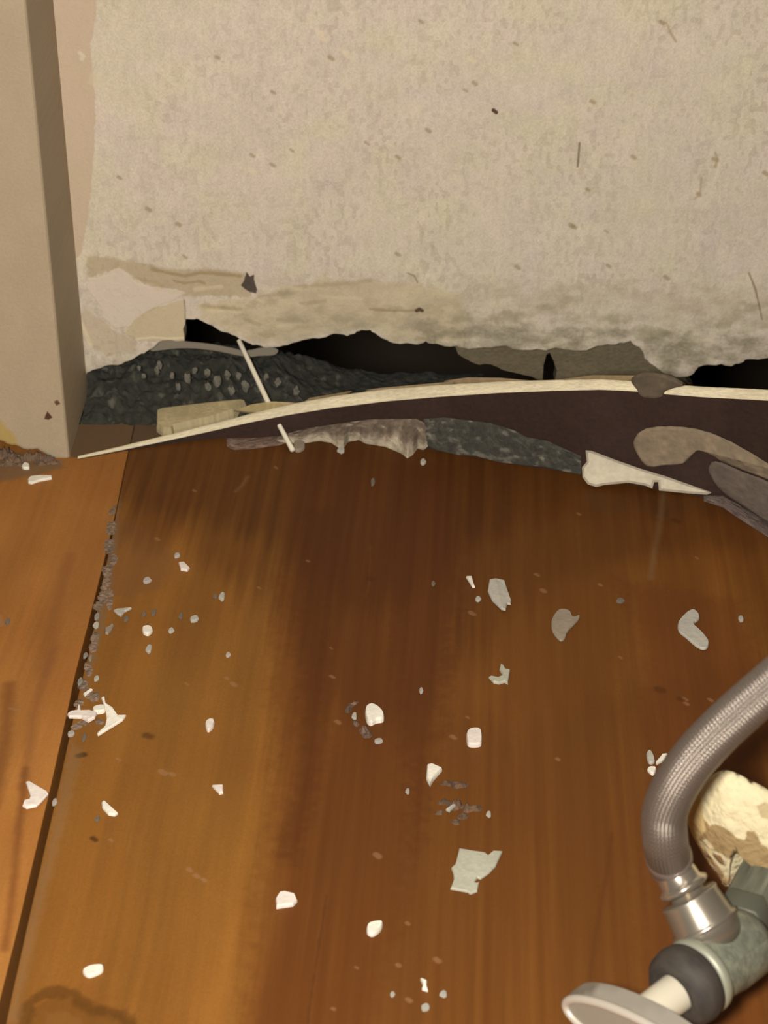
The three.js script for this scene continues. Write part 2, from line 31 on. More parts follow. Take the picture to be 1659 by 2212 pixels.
  ridgeA: [[-43.49,-0.51,37.01,-43.26,0.2,41.23],[-43.01,-0.33,37.0,-42.79,0.2,41.23],[-42.53,-0.15,36.99,-42.32,0.2,41.23],[-42.05,0.04,36.98,-41.84,0.2,41.23],[-41.57,0.22,36.97,-41.37,0.2,41.23],[-41.09,0.4,36.96,-40.9,0.2,41.23],[-40.61,0.58,36.97,-40.42,0.2,41.23],[-40.13,0.78,36.99,-39.95,0.2,41.23],[-39.65,0.98,37.01,-39.48,0.2,41.23],[-39.17,1.17,37.03,-39.0,0.2,41.23],[-38.68,1.37,37.05,-38.53,0.2,41.23],[-38.2,1.57,37.07,-38.06,0.2,41.23],[-37.72,1.76,37.09,-37.58,0.2,41.23],[-37.24,1.96,37.11,-37.11,0.2,41.23],[-36.76,2.11,37.13,-36.63,0.2,41.29],[-36.28,2.26,37.15,-36.16,0.2,41.35],[-35.8,2.4,37.17,-35.68,0.2,41.42],[-35.32,2.55,37.19,-35.21,0.2,41.48],[-34.85,2.69,37.21,-34.73,0.2,41.55],[-34.37,2.84,37.23,-34.26,0.2,41.61],[-33.89,2.99,37.25,-33.78,0.2,41.68],[-33.41,3.13,37.27,-33.3,0.2,41.74],[-32.93,3.28,37.29,-32.83,0.2,41.81],[-32.45,3.42,37.31,-32.35,0.2,41.87],[-31.97,3.57,37.32,-31.88,0.2,41.94],[-31.5,3.71,37.34,-31.41,0.2,41.86],[-31.02,3.86,37.36,-30.94,0.2,41.71],[-30.54,4.01,37.38,-30.47,0.2,41.56],[-30.06,4.15,37.4,-30.01,0.2,41.42],[-29.59,4.25,37.42,-29.54,0.2,41.27],[-29.11,4.34,37.44,-29.07,0.2,41.12],[-28.63,4.43,37.46,-28.6,0.2,40.98],[-28.16,4.52,37.48,-28.13,0.2,40.83],[-27.68,4.61,37.5,-27.66,0.2,40.68],[-27.2,4.7,37.52,-27.19,0.2,40.54],[-26.73,4.79,37.54,-26.73,0.2,40.39],[-26.25,4.89,37.56,-26.26,0.2,40.24],[-25.78,4.98,37.58,-25.79,0.2,40.1],[-25.3,5.07,37.6,-25.32,0.2,39.95],[-24.82,5.16,37.62,-24.85,0.2,39.8],[-24.35,5.25,37.64,-24.37,0.2,39.88],[-23.87,5.34,37.66,-23.89,0.2,40.04],[-23.4,5.43,37.68,-23.41,0.2,40.19],[-22.92,5.53,37.7,-22.94,0.2,40.35],[-22.45,5.63,37.74,-22.46,0.2,40.51],[-21.97,5.72,37.77,-21.98,0.2,40.66],[-21.5,5.82,37.8,-21.5,0.2,40.82],[-21.02,5.92,37.83,-21.03,0.2,40.98],[-20.54,6.02,37.87,-20.55,0.2,41.13],[-20.07,6.12,37.9,-20.07,0.2,41.48],[-19.59,6.22,37.93,-19.58,0.2,42.13],[-19.12,6.32,37.96,-19.09,0.2,42.78],[-18.64,6.41,38.0,-18.61,0.2,43.43],[-18.17,6.51,38.03,-18.12,0.2,44.08],[-17.69,6.61,38.06,-17.64,0.2,44.72],[-17.22,6.71,38.1,-17.16,0.2,44.99],[-16.75,6.81,38.13,-16.69,0.2,45.15],[-16.27,6.9,38.16,-16.21,0.2,45.31],[-15.8,7.0,38.19,-15.74,0.2,45.47],[-15.32,7.09,38.23,-15.27,0.2,45.19],[-14.85,7.18,38.26,-14.82,0.2,43.83],[-14.37,7.27,38.29,-14.38,0.2,42.47],[-13.9,7.36,38.32,-13.92,0.2,41.1],[-13.43,7.45,38.36,-13.46,0.2,40.4],[-12.95,7.54,38.39,-12.99,0.2,40.23],[-12.48,7.63,38.42,-12.52,0.2,40.06],[-12.01,7.74,38.49,-12.05,0.2,39.89],[-11.53,7.85,38.58,-11.58,0.2,39.72],[-11.06,7.97,38.66,-11.1,0.2,39.55],[-10.58,8.09,38.74,-10.63,0.2,39.38],[-10.11,8.2,38.83,-10.16,0.21,39.22],[-9.64,8.32,38.91,-9.68,0.35,39.3],[-9.16,8.44,39.0,-9.21,0.12,39.39],[-8.69,8.55,39.08,-8.73,0.2,40.05],[-8.22,8.67,39.16,-8.25,0.2,40.58],[-7.74,8.78,39.25,-7.77,0.2,41.1],[-7.27,8.9,39.33,-7.29,0.2,41.62],[-6.8,9.02,39.41,-6.82,0.2,42.01],[-6.32,9.13,39.5,-6.34,0.2,42.15],[-5.85,9.25,39.58,-5.87,0.2,42.3],[-5.38,9.37,39.67,-5.4,0.2,42.45],[-4.91,9.45,39.75,-4.92,0.2,42.59],[-4.44,9.5,39.83,-4.45,0.2,42.74],[-3.97,9.56,39.92,-3.98,0.2,42.88],[-3.49,9.61,40.0,-3.5,0.2,43.03],[-3.02,9.67,40.08,-3.03,0.2,43.18],[-2.55,9.72,40.17,-2.56,0.2,43.32],[-2.08,9.78,40.25,-2.09,0.2,43.47],[-1.61,9.83,40.33,-1.61,0.2,43.61],[-1.14,9.89,40.42,-1.14,0.2,43.76],[-0.67,9.95,40.5,-0.67,0.2,43.91],[-0.2,10.0,40.58,-0.2,0.2,44.05],[0.27,10.07,40.7,0.27,0.2,44.29],[0.74,10.17,40.87,0.74,0.2,44.68],[1.21,10.27,41.03,1.21,0.2,45.07],[1.68,10.37,41.2,1.69,0.2,45.45],[2.15,10.47,41.36,2.15,0.2,45.84],[2.62,10.57,41.53,2.62,0.2,46.23],[3.09,10.67,41.7,3.09,0.2,46.61],[3.56,10.77,41.86,3.56,0.2,47.0],[4.03,10.86,42.03,4.03,0.2,47.42],[4.49,10.95,42.19,4.5,0.2,47.85],[4.96,11.04,42.36,4.97,0.2,48.28],[5.43,11.13,42.53,5.43,0.2,48.71],[5.9,11.22,42.69,5.9,0.2,49.13],[6.36,11.31,42.86,6.36,0.2,49.56],[6.83,11.4,43.02,6.83,0.2,50.05],[7.3,11.49,43.19,7.29,0.2,50.85],[7.76,11.58,43.35,7.75,0.2,51.64],[8.23,11.66,43.52,8.21,0.2,52.44],[8.7,11.75,43.68,8.67,0.2,53.23],[9.16,11.84,43.85,9.14,0.2,53.03],[9.63,11.93,44.01,9.61,0.2,52.4],[10.09,12.02,44.18,10.09,0.2,51.76],[10.56,12.11,44.34,10.56,0.2,51.12],[11.02,12.2,44.51,11.04,0.2,50.34],[11.49,12.28,44.67,11.53,0.2,49.0],[11.95,12.37,44.84,12.01,0.2,47.66],[12.42,12.4,45.0,12.5,0.2,46.31],[12.88,12.22,45.15,12.99,0.12,45.59],[13.35,12.04,45.31,13.45,0.2,46.03],[13.82,11.86,45.46,13.91,0.2,46.32],[14.28,11.68,45.62,14.38,0.2,46.62],[14.75,11.49,45.77,14.85,0.2,46.92],[15.21,11.31,45.93,15.33,0.13,46.36],[15.68,11.13,46.08,15.79,0.72,46.51],[16.15,10.95,46.23,16.25,1.31,46.67],[16.61,10.77,46.39,16.71,1.89,46.82],[17.08,10.59,46.54,17.17,2.48,46.97],[17.54,10.4,46.7,17.63,3.06,47.12]],
  ridgeB: [[14.91,12.91,45.83,15.02,2.58,46.26],[15.37,13.02,45.98,15.48,2.42,46.41],[15.83,13.14,46.13,15.94,2.26,46.57],[16.28,13.25,46.28,16.4,2.1,46.72],[16.74,13.37,46.43,16.86,1.93,46.87],[17.19,13.48,46.58,17.32,1.77,47.02],[17.65,13.6,46.73,17.79,1.61,47.18],[18.1,13.71,46.88,18.25,1.45,47.33],[18.55,13.83,47.03,18.71,1.29,47.48],[19.01,13.95,47.18,19.17,1.12,47.63],[19.46,14.06,47.33,19.63,0.96,47.79],[19.92,14.18,47.48,20.09,0.8,47.94],[20.37,14.29,47.63,20.55,0.72,48.09],[20.82,14.41,47.78,21.01,0.68,48.24],[21.28,14.52,47.93,21.47,0.65,48.39],[21.73,14.64,48.08,21.93,0.62,48.54],[22.18,14.75,48.23,22.39,0.59,48.7],[22.63,14.86,48.38,22.85,0.55,48.85],[23.09,14.89,48.53,23.31,0.52,49.0],[23.54,14.91,48.68,23.77,0.49,49.15],[23.99,14.93,48.83,24.22,0.45,49.3],[24.44,14.94,48.98,24.68,0.42,49.45],[24.9,14.96,49.13,25.14,0.39,49.61],[25.35,14.98,49.27,25.6,0.36,49.76],[25.8,15.0,49.42,26.06,0.32,49.91],[26.25,15.02,49.57,26.51,0.29,50.06],[26.71,15.04,49.72,26.97,0.26,50.21],[27.16,15.05,49.87,27.43,0.23,50.36],[27.61,15.07,50.02,27.88,0.19,50.51],[28.06,15.09,50.17,28.34,0.2,50.66],[28.51,15.11,50.32,28.8,0.25,50.81],[28.96,15.13,50.47,29.25,0.29,50.96],[29.41,15.14,50.62,29.71,0.34,51.11],[29.87,15.16,50.77,30.16,0.39,51.28],[30.32,15.19,50.94,30.61,0.44,51.45],[30.77,15.22,51.1,31.07,0.5,51.62],[31.21,15.25,51.27,31.52,0.55,51.78],[31.66,15.27,51.44,31.97,0.61,51.95],[32.11,15.3,51.6,32.43,0.66,52.12],[32.56,15.33,51.77,32.88,0.72,52.29],[33.01,15.36,51.94,33.33,0.77,52.46],[33.46,15.39,52.11,33.78,0.83,52.63],[33.91,15.41,52.27,34.24,0.88,52.79],[34.36,15.44,52.44,34.69,0.94,52.96],[34.8,15.47,52.61,35.14,0.96,53.13],[35.25,15.5,52.77,35.59,0.92,53.3],[35.7,15.53,52.94,36.05,0.87,53.47],[36.15,15.55,53.11,36.5,0.83,53.64],[36.59,15.58,53.27,36.95,0.79,53.81],[37.04,15.61,53.44,37.41,0.75,53.98],[37.49,15.64,53.6,37.86,0.71,54.14],[37.93,15.66,53.77,38.31,0.66,54.31],[38.38,15.69,53.94,38.77,0.62,54.48],[38.82,15.72,54.1,39.22,0.58,54.65],[39.27,15.75,54.27,39.67,0.54,54.82],[39.72,15.78,54.44,40.12,0.5,54.99],[40.16,15.7,54.6,40.57,0.46,55.15],[40.61,15.63,54.77,41.03,0.41,55.32],[41.06,15.55,54.94,41.48,0.37,55.49],[41.51,15.48,55.1,41.93,0.33,55.66],[41.96,15.4,55.27,42.38,0.29,55.83],[42.4,15.33,55.44,42.83,0.25,56.0],[42.85,15.25,55.6,43.28,0.2,56.16],[43.3,15.18,55.77,43.73,0.19,56.33],[43.75,15.1,55.94,44.18,0.22,56.5],[44.19,15.03,56.1,44.63,0.25,56.66],[44.64,14.96,56.27,45.08,0.29,56.83],[45.09,14.88,56.44,45.53,0.32,57.0],[45.54,14.81,56.6,45.97,0.35,57.17],[45.98,14.73,56.77,46.42,0.38,57.33],[46.43,14.66,56.93,46.87,0.41,57.5],[46.88,14.58,57.1,47.32,0.44,57.65],[47.32,14.5,57.25,47.77,0.46,57.8],[47.77,14.42,57.4,48.21,0.48,57.95],[48.22,14.33,57.55,48.66,0.5,58.1],[48.67,14.15,57.7,49.11,0.52,58.24],[49.12,13.98,57.85,49.56,0.54,58.39],[49.57,13.8,58.0,50.01,0.56,58.54],[50.02,13.62,58.14,50.45,0.58,58.69],[50.47,13.45,58.29,50.9,0.6,58.84],[50.92,13.27,58.44,51.35,0.62,58.98],[51.37,13.09,58.59,51.79,0.64,59.13],[51.82,12.92,58.74,52.24,0.67,59.28],[52.27,12.74,58.89,52.69,0.72,59.43],[52.72,12.57,59.04,53.13,0.76,59.57],[53.17,12.39,59.19,53.58,0.8,59.72],[53.62,12.32,59.33,54.02,0.84,59.87],[54.06,12.31,59.48,54.47,0.88,60.01],[54.5,12.3,59.63,54.91,0.92,60.16],[54.95,12.29,59.77,55.36,0.97,60.31],[55.39,12.28,59.92,55.8,1.01,60.45],[55.83,12.27,60.06,56.25,1.05,60.6],[56.28,12.26,60.21,56.69,1.09,60.75],[56.72,12.25,60.36,57.13,1.13,60.89],[57.16,12.24,60.5,57.58,1.17,61.04],[57.61,12.23,60.65,58.02,1.21,61.19],[58.05,12.22,60.8,58.47,1.26,61.33],[58.49,12.21,60.94,58.91,1.3,61.48],[58.93,12.2,61.09,59.35,1.34,61.63],[59.37,12.19,61.23,59.79,1.38,61.77],[59.82,12.18,61.38,60.24,1.42,61.92],[60.26,12.11,61.53,60.68,1.42,62.07],[60.71,11.96,61.67,61.13,1.38,62.21],[61.15,11.81,61.82,61.57,1.33,62.36],[61.6,11.66,61.97,62.02,1.28,62.51],[62.05,11.51,62.12,62.47,1.24,62.65],[62.5,11.36,62.26,62.91,1.19,62.8],[62.94,11.21,62.41,63.36,1.14,62.95],[63.39,11.06,62.56,63.8,1.09,63.1],[63.84,10.91,62.71,64.25,1.05,63.24],[64.28,10.75,62.85,64.69,1.0,63.39],[64.73,10.6,63.0,65.14,0.95,63.54],[65.18,10.45,63.15,65.58,0.91,63.68],[65.62,10.3,63.3,66.03,0.86,63.83],[66.07,10.15,63.44,66.47,0.81,63.98],[66.52,10.0,63.59,66.92,0.77,64.12],[66.96,9.86,63.74,67.36,0.73,64.27],[67.41,9.72,63.89,67.8,0.71,64.42],[67.86,9.58,64.03,68.25,0.7,64.56],[68.3,9.44,64.18,68.69,0.68,64.71],[68.75,9.3,64.33,69.13,0.67,64.85],[69.19,9.16,64.48,69.57,0.65,65.0],[69.64,9.02,64.62,70.01,0.63,65.15],[70.09,8.88,64.77,70.46,0.62,65.29],[70.53,8.74,64.92,70.9,0.6,65.44],[70.98,8.61,65.06,71.34,0.59,65.58],[71.42,8.47,65.21,71.78,0.57,65.73],[71.87,8.33,65.36,72.22,0.56,65.88],[72.31,8.19,65.51,72.66,0.55,66.04],[72.75,8.07,65.68,73.1,0.55,66.22]],
  dustR: [[116.37,0.85,82.07,116.02,0.2,84.93],[117.01,0.98,82.29,116.64,0.2,85.37],[117.65,1.11,82.51,117.26,0.2,85.8],[118.29,1.25,82.73,117.88,0.2,86.23],[118.94,1.38,82.95,118.5,0.2,86.67],[119.58,1.5,83.17,119.12,0.2,87.1],[120.22,1.63,83.39,119.74,0.2,87.53],[120.86,1.76,83.61,120.36,0.2,87.97],[121.48,1.95,83.94,120.97,0.2,88.4],[122.04,2.3,84.52,121.59,0.2,88.83],[122.61,2.58,85.11,122.2,0.2,89.34],[123.21,2.51,85.73,122.74,0.2,90.23],[123.8,2.43,86.35,123.29,0.2,91.12],[124.4,2.36,86.97,123.83,0.2,92.01],[124.99,2.29,87.58,124.37,0.2,92.9],[125.58,2.22,88.2,124.91,0.2,93.79],[126.17,2.15,88.81,125.45,0.2,94.67],[126.77,2.08,89.42,125.99,0.2,95.55],[127.36,2.01,90.04,126.53,0.2,96.43],[127.94,1.94,90.65,127.06,0.2,97.31],[128.53,1.86,91.26,127.6,0.2,98.18],[129.12,1.74,91.87,128.14,0.2,99.01],[129.72,1.63,92.49,128.68,0.2,99.84],[130.3,1.51,93.1,129.22,0.2,100.67],[130.89,1.4,93.71,129.76,0.2,101.5],[131.48,1.29,94.32,130.29,0.2,102.33],[132.07,1.17,94.93,130.83,0.2,103.16],[132.66,1.06,95.54,131.36,0.2,103.98],[133.24,0.94,96.15,131.89,0.2,104.8],[133.83,0.83,96.75,132.42,0.2,105.62],[134.41,0.72,97.36,132.96,0.2,106.44],[134.99,0.6,97.97,133.48,0.2,107.26],[135.58,0.49,98.57,134.01,0.2,108.08],[136.16,0.38,99.17,134.54,0.2,108.89],[136.74,0.26,99.77,135.07,0.2,109.7],[137.32,0.25,100.34,135.63,0.2,110.31],[137.89,0.26,100.89,136.19,0.2,110.87],[138.47,0.27,101.43,136.76,0.2,111.43],[139.04,0.27,101.97,137.32,0.2,111.99],[139.62,0.28,102.52,137.89,0.2,112.54],[140.19,0.28,103.06,138.45,0.2,113.1],[140.77,0.29,103.6,139.01,0.2,113.66],[141.34,0.29,104.14,139.58,0.2,114.21],[141.91,0.3,104.68,140.14,0.2,114.77],[142.48,0.3,105.22,140.7,0.2,115.32],[143.05,0.31,105.76,141.26,0.2,115.88],[143.62,0.31,106.3,141.82,0.2,116.43],[144.19,0.32,106.83,142.37,0.2,116.98],[144.76,0.33,107.37,142.93,0.2,117.53],[145.32,0.33,107.91,143.49,0.2,118.08],[145.89,0.34,108.44,144.04,0.2,118.63],[146.45,0.34,108.98,144.6,0.2,119.18],[147.02,0.35,109.51,145.15,0.2,119.73],[147.58,0.35,110.04,145.71,0.2,120.27],[148.15,0.36,110.57,146.26,0.2,120.82],[148.71,0.36,111.11,146.81,0.2,121.37],[149.27,0.37,111.64,147.36,0.2,121.91],[149.83,0.37,112.17,147.91,0.2,122.46],[150.39,0.38,112.7,148.46,0.2,123.0],[150.95,0.38,113.22,149.01,0.2,123.54]],
  splinter: {"n":[-0.14,0.5,0.85],"pts":[[74.12,11.71,67.9],[76.29,11.67,68.28],[85.4,9.27,71.19],[94.04,7.22,73.81],[102.65,5.55,76.2],[111.23,3.52,78.81],[119.78,1.68,81.29],[117.65,0.77,81.48],[111.24,0.69,80.47],[100.51,0.87,78.61],[100.29,3.5,77.03],[98.78,3.39,76.84],[98.14,1.27,77.99],[95.77,2.04,77.14],[89.73,2.56,75.85],[85.41,1.88,75.54],[80.64,1.16,75.19],[78.04,0.4,75.2],[75.0,0.95,74.39],[73.04,3.09,72.8],[72.82,6.11,70.99],[74.56,8.13,70.08]]},
  stick: [[-57.71,20.54,-6.0],[-42.79,6.49,28.99]],
  stub: [[-40.02,6.47,38.69],[-34.43,1.0,49.18]],
  chunk: [[-88.8,3.0,21.3],[-86.82,3.0,19.38],[-77.97,3.0,17.06],[-65.49,3.0,13.95],[-56.14,3.0,11.99],[-54.22,3.0,13.56],[-58.65,3.0,20.92],[-65.99,3.0,26.64],[-73.25,3.0,30.04],[-80.78,3.0,33.79],[-81.21,3.0,36.76],[-84.83,3.0,36.02],[-87.69,3.0,32.29]],
  slivers: [[[-31.08,11.26,28.86],[-28.36,13.33,28.97],[-19.44,15.17,29.44],[-12.32,16.62,29.93],[-15.53,14.91,29.71],[-23.03,12.64,29.2]],[[-6.99,17.51,30.88],[0.09,19.35,32.13],[12.35,22.79,36.5],[23.58,25.89,40.26],[29.57,27.31,42.26],[21.02,23.89,39.39],[8.87,20.18,35.26],[0.09,17.37,32.13]],[[22.71,26.14,39.97],[31.23,29.19,42.91],[43.05,31.28,47.38],[54.78,32.22,51.46],[58.14,31.83,52.58],[46.5,29.04,48.65],[31.31,25.7,42.91]],[[65.49,34.64,55.09],[75.97,38.36,59.02],[90.3,41.19,64.96],[92.76,40.2,65.94],[85.75,37.18,62.99],[71.32,33.74,57.02]],[[-57.94,7.61,28.81],[-50.72,10.35,28.66],[-42.67,11.47,28.49],[-33.77,10.8,28.75],[-37.39,8.71,28.61],[-48.18,6.28,28.61]]],
  lumps: [[-89.61,12.22,4.0,1.6],[-83.4,11.8,8.0,1.4],[-88.81,13.67,2.0,1.5],[-77.45,10.57,8.0,2.0],[-74.96,12.22,4.0,1.6],[-69.89,11.2,4.0,1.8],[-65.65,9.14,8.0,2.4],[-62.33,9.66,3.0,1.7],[-57.84,8.74,2.0,1.7],[-54.93,6.06,6.0,2.2],[-94.98,10.78,6.0,1.3],[-49.61,5.54,3.0,2.0],[-46.96,7.1,0.0,1.6],[-69.2,8.12,10.0,1.6],[-81.05,8.12,10.0,1.4],[-42.4,5.03,0.0,1.7],[-34.96,2.44,3.0,2.1],[-96.87,13.24,4.0,1.4],[-60.16,6.07,10.0,1.8]],
